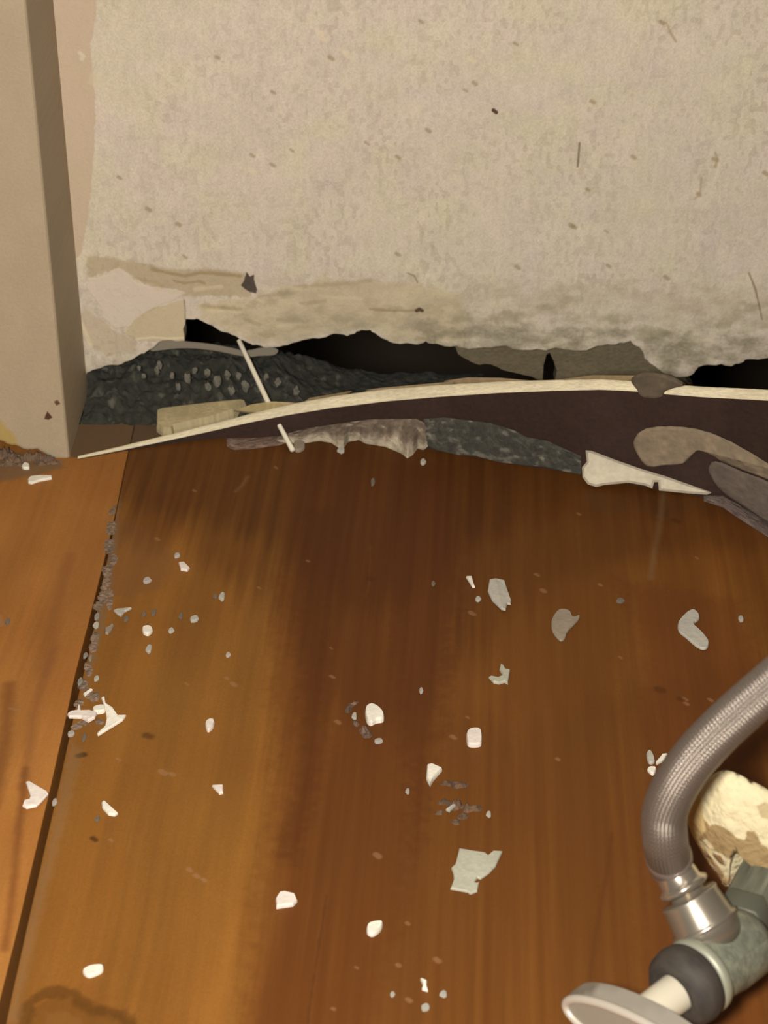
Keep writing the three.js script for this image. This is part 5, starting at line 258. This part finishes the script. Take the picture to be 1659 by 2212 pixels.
// crusts along the strip's foot
function crust(name, label, rows, pal, lift, rough, cut) {
  const n = rows.length - 1, P = (u) => { const f = u * n, i = Math.min(n - 1, Math.floor(f)), t = f - i; return rows[i].map((a, k) => a + (rows[i + 1][k] - a) * t); };
  const paint = new Paint(0, 0, 1, 1, 512, 96), L = Math.abs(rows[n][0] - rows[0][0]);
  paint.each((u, v, o) => { const x = u * L, y = v * 14, g = fbm(x * .5, y * .5, 4), h = sstep(.06, .28, fbm(x * .3 + 3, y * .45 + 2, 3)), e = cut ? sstep(.45, .85, v + .6 * fbm(x * .25, 3, 3)) : 0, m = Math.max(h * .8, e); for (let k = 0; k < 3; k++) o[k] = (pal[0][k] + (pal[1][k] - pal[0][k]) * m) * (1 + .5 * g); o[3] = g; });
  const g = grid(rows.length * 3, 26, (u, v) => {
    const r = P(u), x = r[0] + (r[3] - r[0]) * v, y = r[1] + (r[4] - r[1]) * v, z = r[2] + (r[5] - r[2]) * v, e = Math.sin(Math.PI * clamp(v * .94 + .06)) * Math.min(1, u * 14, (1 - u) * 14);
    const d = Math.max(0, lift * (.6 + 1.1 * (fbm(x * .35, v * 5, 3) + .3)) + rough * fbm(x * .9, v * 14 + 4, 3)) * e; return V(x, Math.max(.1, y + d * .8), z + d * .75 + .2);
  });
  const c = group(name, [rows[0][3], 0, rows[0][5]]); tag(c, label, 'debris', null, 'stuff');
  mesh('crust', at(g, c), std({ map: paint.tex(), bumpMap: paint.bump(.6), bumpScale: .0008, roughness: 1 }), c).userData.kind = 'stuff'; return c;
}
crust('caulk_smear', 'thin pale grey caulk smear under the short white stick', DATA.smear, [[116, 94, 82], [142, 124, 112]], .5, .4, false);
crust('old_caulk', 'grey-brown lump of old caulk with a pale dripping lower edge at the strip foot', DATA.ridgeA, [[104, 90, 76], [168, 156, 134]], 1.4, .8, true);
crust('mortar_crust', 'dark greenish-grey gritty mortar crust between the old caulk and the cream splinter', DATA.ridgeB, [[66, 64, 56], [120, 116, 104]], 2.0, 2.2, false);
crust('dust_drift', 'purplish grey dust drift at the right foot of the baseboard strip', DATA.dustR, [[92, 78, 72], [112, 100, 92]], .8, .7, false);

// ---------- pieces at the strip ----------
const chalk = (c, s = 1) => { const p = new Paint(0, 0, 40, 40, 200, 200); p.each((x, y, o) => { const g = fbm(x * .9, y * .9, 3), m = fbm(x * .2, y * .2, 2), k = 1 + s * (.08 * g + .08 * m); o[0] = c[0] * k; o[1] = c[1] * k; o[2] = c[2] * k; o[3] = g; }); const t = p.tex(), b = p.bump(.6); t.repeat.set(25, 25); b.repeat.set(25, 25); return std({ map: t, bumpMap: b, bumpScale: .0002, roughness: .85 }); };
const TONE = [chalk([232, 227, 212]), chalk([172, 170, 152]), chalk([176, 172, 160]), chalk([146, 133, 115]), chalk([226, 215, 205])];
tag(mesh('plaster_splinter', plate(DATA.splinter.pts.map(p => V(...p)), new THREE.Vector3(...DATA.splinter.n), .0024, { inset: .0009 }), chalk([196, 186, 164], 1.4)), 'long cream tapering splinter with a round knob end, lying at the strip foot', 'splinter');
{ const pm = std({ color: 0xe6dfca, roughness: .5 });
  tag(mesh('white_stick', rod(V(...DATA.stick[0]), V(...DATA.stick[1]), .95, 1.05), pm), 'thin white stick leaning out of the wall hole behind the strip', 'stick');
  tag(mesh('white_stick', rod(V(...DATA.stub[0]), V(...DATA.stub[1]), .9, 1.05), pm), 'short white stick end in front of the baseboard strip', 'stick'); }
tag(mesh('wood_chunk', plate(DATA.chunk.map(p => V(p[0], p[1] - 4.5, p[2])), new THREE.Vector3(0, 1, .12), .0058, { inset: .0006 }), chalk([180, 166, 128], 2)), 'cream broken wood chunk wedged behind the strip', 'chunk');
{ const lab = ['thin tan wood sliver close to the white stick behind the strip', 'pale wood sliver below the black part of the hole', 'long tan wood sliver where the backing board starts', 'short tan wood sliver behind the brown caulk blob', 'thin cream wood sliver crossing behind the white stick'];
  DATA.slivers.forEach((s, i) => tag(mesh('wood_sliver', plate(s.map(p => V(p[0], p[1] - .6, p[2])), new THREE.Vector3(0, .75, .66), .0016, { inset: .0003 }), TONE_SLIVER(i)), lab[i], 'sliver', 'wood slivers behind the strip')); }
function TONE_SLIVER(i) { return chalk([[150, 130, 92], [168, 146, 112], [150, 128, 96], [146, 126, 90], [176, 158, 112]][i], 2); }

// ---------- plumbing ----------
{
  const c = V(...DATA.valve.c), d = new THREE.Vector3(...DATA.valve.d), f = d.clone().negate(), o = new THREE.Vector3(...DATA.valve.o), pd = new THREE.Vector3(...DATA.valve.p), on = (a, s) => c.clone().addScaledVector(a, s * MM);
  const zp = new Paint(0, 0, 60, 60, 400, 400); zp.each((x, y, q) => { const g = fbm(x * .3, y * .3, 4), h = fbm(x * 1.1, y * 1.1, 3), k = 1 + .5 * g + .15 * h; q[0] = 106 * k; q[1] = 108 * k; q[2] = 93 * k; q[3] = .4 * h; });
  const zinc = std({ map: zp.tex(), bumpMap: zp.bump(.6), bumpScale: .0004, roughness: .55, metalness: .25 });
  const chrome = std({ color: 0x9a9284, roughness: .28, metalness: .75 }), black = std({ color: 0x2a2620, roughness: .6 });
  const v = group('shutoff_valve', DATA.valve.c); tag(v, 'corroded greenish-grey shutoff valve with a dark packing nut', 'valve');
  const add = (n, g, m, l) => { const q = mesh(n, at(g, v), m, v); if (l) q.userData.label = l; return q; };
  add('valve_body', lathe([[0, -9], [7.4, -9], [8.3, -8.4], [8.4, -4], [8.9, 0], [8.9, 7], [8.2, 9.6], [5, 11.5], [0, 12]], c, d), zinc, 'greenish-grey metal body');
  add('body_ring', lathe([[5, 7], [8.6, 7], [9.4, 7.8], [9.5, 9.2], [8.8, 10.4], [5, 10.4]], c, f), std({ color: 0x8e8f7e, roughness: .5, metalness: .3 }), 'pale worn metal ring');
  add('outlet_sleeve', lathe([[0, 3], [8.1, 3], [8.1, 8.2], [8.6, 8.6], [8.6, 9.4], [7.9, 9.8], [7.2, 15.6], [7.4, 16.1], [7.1, 16.7], [4.3, 16.7], [4.3, 19]], c, o), chrome, 'worn chrome outlet sleeve');
  add('packing_nut', lathe([[0, 10], [8.6, 10], [9.6, 11], [9.9, 13.2], [9.4, 16], [7.6, 18], [5.6, 18.4], [5.2, 17.2], [3, 17], [0, 17]], c, f), std({ map: (() => { const p = new Paint(0, 0, 30, 30, 200, 200); p.each((x, y, q) => { const k = 1 + .6 * fbm(x * .5, y * .5, 4); q[0] = 50 * k; q[1] = 44 * k; q[2] = 38 * k; }); return p.tex(); })(), roughness: .75, metalness: 0 }), 'dark brown-black packing nut');
  add('stem', lathe([[0, 16], [4.6, 16], [4.7, 17], [4.5, 27], [4, 28], [0, 28]], c, f), std({ color: 0xbcb4a0, roughness: .45 }), 'off-white plastic stem');
  // oval handle across the stem end
  const hc = on(f, 27).add(new THREE.Vector3(0, -.003, 0)), a0 = new THREE.Vector3(0, 1, 0).cross(f).normalize(), ax = a0.clone().multiplyScalar(Math.cos(.27)).add(new THREE.Vector3(0, Math.sin(.27), 0)), ay = f.clone().cross(ax).normalize();
  const oval = (a, b, n = 48) => [...Array(n)].map((_, i) => { const t = i / n * Math.PI * 2; return hc.clone().addScaledVector(ax, a * MM * Math.cos(t)).addScaledVector(ay, b * MM * Math.sin(t)); });
  const hg = toCreasedNormals(plate(oval(22, 7.5), f, .006, { inset: .0014 }), .9); const hd = add('handle', hg, std({ color: 0x8f897d, roughness: .45, metalness: .2 }), 'grey oval handle');
  const rimPts = oval(20.6, 6.1).map(p => p.addScaledVector(f, .0058)); const rim = new THREE.TubeGeometry(new THREE.CatmullRomCurve3(rimPts, true), 96, .0011, 10, true); const rm = mesh('handle_rim', at(rim, v), std({ color: 0xb5ada0, roughness: .4, metalness: .2 }), hd); rm.userData.label = 'pale raised rim';
  // supply pipe from the wall
  const pl = (c.z - 0.0) / -pd.z / MM; const pipe = group('supply_pipe', [DATA.valve.c[0] + pd.x * pl, 0, 5]); tag(pipe, 'greenish-grey supply pipe running from the wall to the valve', 'pipe');
  mesh('pipe', at(lathe([[6.6, 6], [6.6, pl]], c, pd, 32), pipe), zinc, pipe);
  mesh('pipe_collar', at(lathe([[6.4, 10.6], [7.8, 10.6], [8.2, 11.4], [8.2, 17], [7.6, 17.8], [6.4, 17.8]], c, pd, 6), pipe), std({ color: 0x55564a, roughness: .6, metalness: .3 }), pipe).userData.label = 'dark tarnished pipe nut';
  mesh('wall_flange', at(lathe([[6.4, pl - 8], [12, pl - 7], [24, pl - 1], [24, pl]], c, pd, 40), pipe), chrome, pipe);
  // cream lump of old sealant round the pipe
  const cc = V(...DATA.collar.center), outl = spline(DATA.collar.pts.map(p => V(...p)), 3, .5), nrm = pd.clone().negate();
  const g = plate(outl, nrm, .003, { inset: .0022, smooth: true, rings: 6, center: cc, bulge: .0035 });
  const e1 = new THREE.Vector3(1, 0, 0); e1.addScaledVector(nrm, -e1.dot(nrm)).normalize(); const e2 = new THREE.Vector3().crossVectors(nrm, e1), o0 = outl[0], to2 = (p) => { const q = V(...p).sub(o0); return [q.dot(e1) / MM, q.dot(e2) / MM]; };
  const sp = new Paint(-40, -40, 100, 100, 800, 800); sp.each((x, y, q) => { const k = 1 + .08 * fbm(x * .5, y * .5, 4) + .06 * fbm(x * .1, y * .1, 2); q[0] = 194 * k; q[1] = 182 * k; q[2] = 146 * k; q[3] = fbm(x * .4, y * .4, 4); });
  for (const m of DATA.collar.marks) sp.mark([m[0], m[1].map(to2), ...m.slice(2)]);
  const uv = g.attributes.uv; for (let i = 0; i < uv.count; i++) uv.setXY(i, (uv.getX(i) / MM + 40) / 100, (uv.getY(i) / MM + 40) / 100);
  const cl = mesh('sealant_collar', g, std({ map: sp.tex(), bumpMap: sp.bump(.6), bumpScale: .0012, roughness: .8 })); tag(cl, 'cream hardened sealant collar with peeling brown stains around the supply pipe', 'collar');
  // braided hose
  const hose = group('braided_hose', DATA.hose[0]); tag(hose, 'braided grey metal supply hose bending up from the valve', 'hose');
  const curve = new THREE.CatmullRomCurve3(DATA.hose.map(p => V(...p)), false, 'centripetal');
  const bw = 256, bd = new Uint8Array(bw * bw * 4), bb = new Uint8Array(bw * bw * 4);
  for (let j = 0; j < bw; j++) for (let i = 0; i < bw; i++) { const u = i / bw * 4, w = j / bw * 4, a = (u + w) % 1, b = (u - w + 8) % 1, ov = (Math.floor(u + w) + Math.floor(u - w + 8)) % 2; const s = ov ? Math.sin(a * Math.PI) : Math.sin(b * Math.PI), st = .5 + .5 * Math.cos((ov ? b : a) * Math.PI * 6), h = .65 * s + .35 * st * s, k = (j * bw + i) * 4; const l = .8 + .2 * h; bd[k] = 150 * l; bd[k + 1] = 140 * l; bd[k + 2] = 130 * l; bd[k + 3] = 255; bb[k] = bb[k + 1] = bb[k + 2] = 255 * h; bb[k + 3] = 255; }
  const dt = (arr, s) => { const t = new THREE.DataTexture(arr, bw, bw); if (s) t.colorSpace = THREE.SRGBColorSpace; t.magFilter = t.minFilter = THREE.LinearFilter; t.wrapS = t.wrapT = THREE.RepeatWrapping; t.repeat.set(190, 9); t.needsUpdate = true; return t; };
  const hm = std({ map: dt(bd, true), bumpMap: dt(bb, false), bumpScale: .00012, roughness: .34, metalness: .75 });
  mesh('hose_braid', at(new THREE.TubeGeometry(curve, 520, .0054, 40, false), hose), hm, hose);
  const fo = curve.getTangent(0).normalize(), fs = V(...DATA.hose[0]);
  mesh('crimp_sleeve', at(lathe([[4.6, -2.2], [5.1, -2], [5.2, 1.2], [5.6, 1.6], [5.65, 3.4], [5.4, 4]], fs, fo, 40), hose), std({ color: 0x9b8f88, roughness: .35, metalness: .6 }), hose).userData.label = 'pinkish-grey crimp sleeve';
  mesh('swivel_nut', at(lathe([[0, 18], [5.5, 18], [6.3, 18.6], [6.4, 19.4], [5.9, 19.9], [5.2, 20.4], [5, 22.5], [4.6, 23.6]], c, o, 40), hose), std({ color: 0xb9b0a2, roughness: .2, metalness: .85 }), hose).userData.label = 'shiny chrome swivel nut';
}

// ---------- loose chips, crumbs and dust on the floor ----------
for (const ch of DATA.chips) {
  let pts = ch.pts.map(([x, z]) => V(x, ch.y + .05, z)); if (ch.smooth) pts = spline(pts, 3);
  const cx = ch.pts.reduce((s, p) => s + p[0], 0) / ch.pts.length, cz = ch.pts.reduce((s, p) => s + p[1], 0) / ch.pts.length; let L = 0; for (const [x, z] of ch.pts) L = Math.max(L, Math.hypot(x - cx, z - cz));
  const o = pts[0], ca = Math.cos(ch.ang), sa = Math.sin(ch.ang), px = cx * MM - o.x, pz = cz * MM - o.z;
  const onLeft = 0;
  const bend = ch.curl ? (p) => { const a = ((p.x - px) * ca + (-p.y - pz) * sa) / (L * MM); return ch.curl * MM * a * a; } : null;
  const g = plate(pts, new THREE.Vector3(0, 1, 0), ch.t * MM, { inset: Math.min(.25, ch.t * .3) * MM, smooth: false, bend });
  const m = new THREE.Mesh(); const q = mesh(ch.name, g, TONE[ch.tone]); q.position.set(cx * MM, 0, cz * MM); g.translate(-cx * MM, onLeft, -cz * MM); tag(q, ch.label, ch.category);
}
{
  const protos = [0, 1, 2].map(k => { const pts = [...Array(9)].map((_, i) => { const t = i / 9 * Math.PI * 2, r = .8 + .4 * rand(); return new THREE.Vector3(Math.cos(t) * r, 0, Math.sin(t) * r); }); return plate(pts, new THREE.Vector3(0, 1, 0), 1, { inset: .28, smooth: false }); });
  DATA.crumbs.forEach(([x, z, rx, rz, t], i) => { const q = mesh('plaster_crumb', protos[i % 3], TONE[t]); q.position.set(x * MM, (.05) * MM, z * MM); q.scale.set(.9 * rx * MM, Math.min(1.1, .9 * Math.min(rx, rz)) * MM, .9 * rz * MM); q.rotation.y = 0; tag(q, DATA.crumbLabels[i], 'crumb', 'tiny crumbs on the floor'); });
}
function fluff(name, label, list, col, y0 = 0, thin = 1) {
  let a0 = 1e9, a1 = -1e9, b0 = 1e9, b1 = -1e9; for (const [x, z, a, b] of list) { const r = Math.max(a, b) * 1.3; a0 = Math.min(a0, x - r); a1 = Math.max(a1, x + r); b0 = Math.min(b0, z - r); b1 = Math.max(b1, z + r); }
  const st = .3, nx = Math.ceil((a1 - a0) / st), nz = Math.ceil((b1 - b0) / st), P = [], U = [], I = [], Hh = new Float32Array((nx + 1) * (nz + 1)), id = new Int32Array((nx + 1) * (nz + 1)).fill(-1);
  for (let j = 0; j <= nz; j++) for (let i = 0; i <= nx; i++) {
    const x = a0 + i * st, z = b0 + j * st, wx = x + 1.6 * fbm(x * .5, z * .5, 3), wz = z + 1.6 * fbm(x * .5 + 40, z * .5, 3); let h = 0;
    for (const [cx, cz, a, b, hh, an] of list) { const c = Math.cos(an), s = Math.sin(an), u = ((wx - cx) * c - (wz - cz) * s) / a, v = ((wx - cx) * s + (wz - cz) * c) / b, q = 1 - u * u - v * v; if (q > 0) h = Math.max(h, hh * Math.sqrt(q) * thin); }
    Hh[j * (nx + 1) + i] = h * (.35 + 1.3 * vn(x * 1.1, z * 1.1)) * (.6 + .8 * vn(x * 3, z * 3)) - .12 * thin;
  }
  const vid = (k) => { if (id[k] < 0) { id[k] = P.length / 3; const i = k % (nx + 1), j = Math.floor(k / (nx + 1)); P.push((a0 + i * st) * MM, (y0 + Math.max(.02, Hh[k])) * MM, (b0 + j * st) * MM); U.push((a0 + i * st) / 20, (b0 + j * st) / 20); } return id[k]; };
  for (let j = 0; j < nz; j++) for (let i = 0; i < nx; i++) { const k = j * (nx + 1) + i, q = [k, k + 1, k + nx + 1, k + nx + 2]; if (Math.max(...q.map(m => Hh[m])) > .03) { const [a, b, c, d] = q.map(vid); I.push(a, c, b, b, c, d); } }
  const g = new THREE.BufferGeometry(); g.setAttribute('position', new THREE.Float32BufferAttribute(P, 3)); g.setAttribute('uv', new THREE.Float32BufferAttribute(U, 2)); g.setIndex(I); g.computeVertexNormals();
  const c = group(name, [list[0][0], 0, list[0][1]]); tag(c, label, 'dust', null, 'stuff');
  const p = new Paint(0, 0, 20, 20, 160, 160); p.each((x, y, o) => { const k = 1 + .7 * fbm(x, y, 4); o[0] = col[0] * k; o[1] = col[1] * k; o[2] = col[2] * k; o[3] = fbm(x * 1.3, y * 1.3, 3); });
  mesh('fluff', at(g, c), std({ map: p.tex(), bumpMap: p.bump(.5), bumpScale: .0004, roughness: 1 }), c).userData.kind = 'stuff';
}
fluff('dust_clump', 'brown-grey dust clump beside the white triangular chip', DATA.dust1, [92, 70, 52], 0, .75);
fluff('lint_wisp', 'grey lint wisp curling round the rounded white chip', DATA.dust2, [98, 78, 64]);
fluff('gap_dust', 'grey dust drift along the plank gap', DATA.gapdust, [122, 102, 84], 0, .35);
fluff('casing_grime', 'grey-brown grime heaped under the beige casing foot', DATA.casgrime, [104, 84, 66], 0);

// ---------- lamps ----------
{
  const lamp = group('flash_standin_lamp', [LAMP.x / MM, 0, LAMP.z / MM + 30]); tag(lamp, 'added small lamp on a thin floor stand behind the viewer, in place of a phone flash', 'lamp');  // lamp and stand are made up to carry the phone flash light
  const dir = AIM.clone().sub(LAMP).normalize(), metal = std({ color: 0x303030, roughness: .5, metalness: .5 });
  mesh('stand', at(lathe([[0, 0], [45, 0], [45, 4], [6, 8], [4, 12], [4, LAMP.y / MM - 6]], new THREE.Vector3(LAMP.x, 0, LAMP.z + .03), new THREE.Vector3(0, 1, 0), 32), lamp), metal, lamp);
  const head = LAMP.clone().addScaledVector(dir, -.012);
  mesh('lamp_head', at(lathe([[0, -34], [9, -34], [10, -30], [10, -8], [14, 2], [14, 8], [12.5, 8], [10, 0], [0, 0]], head, dir, 32), lamp), metal, lamp);
  mesh('lamp_lens', at(lathe([[0, 4], [10, 4], [10.5, 3], [0, 3]], head, dir, 32), lamp), std({ color: 0xffffff, emissive: 0xfff0d8, emissiveIntensity: 3 }), lamp);
  lampLight.position.copy(LAMP); lampLight.target.position.copy(AIM); lampLight.castShadow = true; scene.add(lampLight, lampLight.target);
  const cl = group('fill_ceiling_lamp', [0, 2350, 900]); tag(cl, 'added round ceiling lamp for fill above the viewer', 'lamp');  // unseen lamp, added only to lift the dark areas
  mesh('lamp_base', lathe([[0, 0], [70, 0], [70, -18], [60, -22], [0, -22]], new THREE.Vector3(), new THREE.Vector3(0, 1, 0)), std({ color: 0xdddddd }), cl);
  mesh('lamp_globe', lathe([[60, -22], [85, -50], [80, -85], [50, -108], [0, -115]], new THREE.Vector3(), new THREE.Vector3(0, 1, 0)), std({ color: 0xffffff, emissive: 0xffe9cc, emissiveIntensity: 1.2 }), cl);
  ceilingFill.position.set(0, 2.2, .9); ceilingFill.castShadow = true; scene.add(ceilingFill);
}
renderer.render(scene, camera);
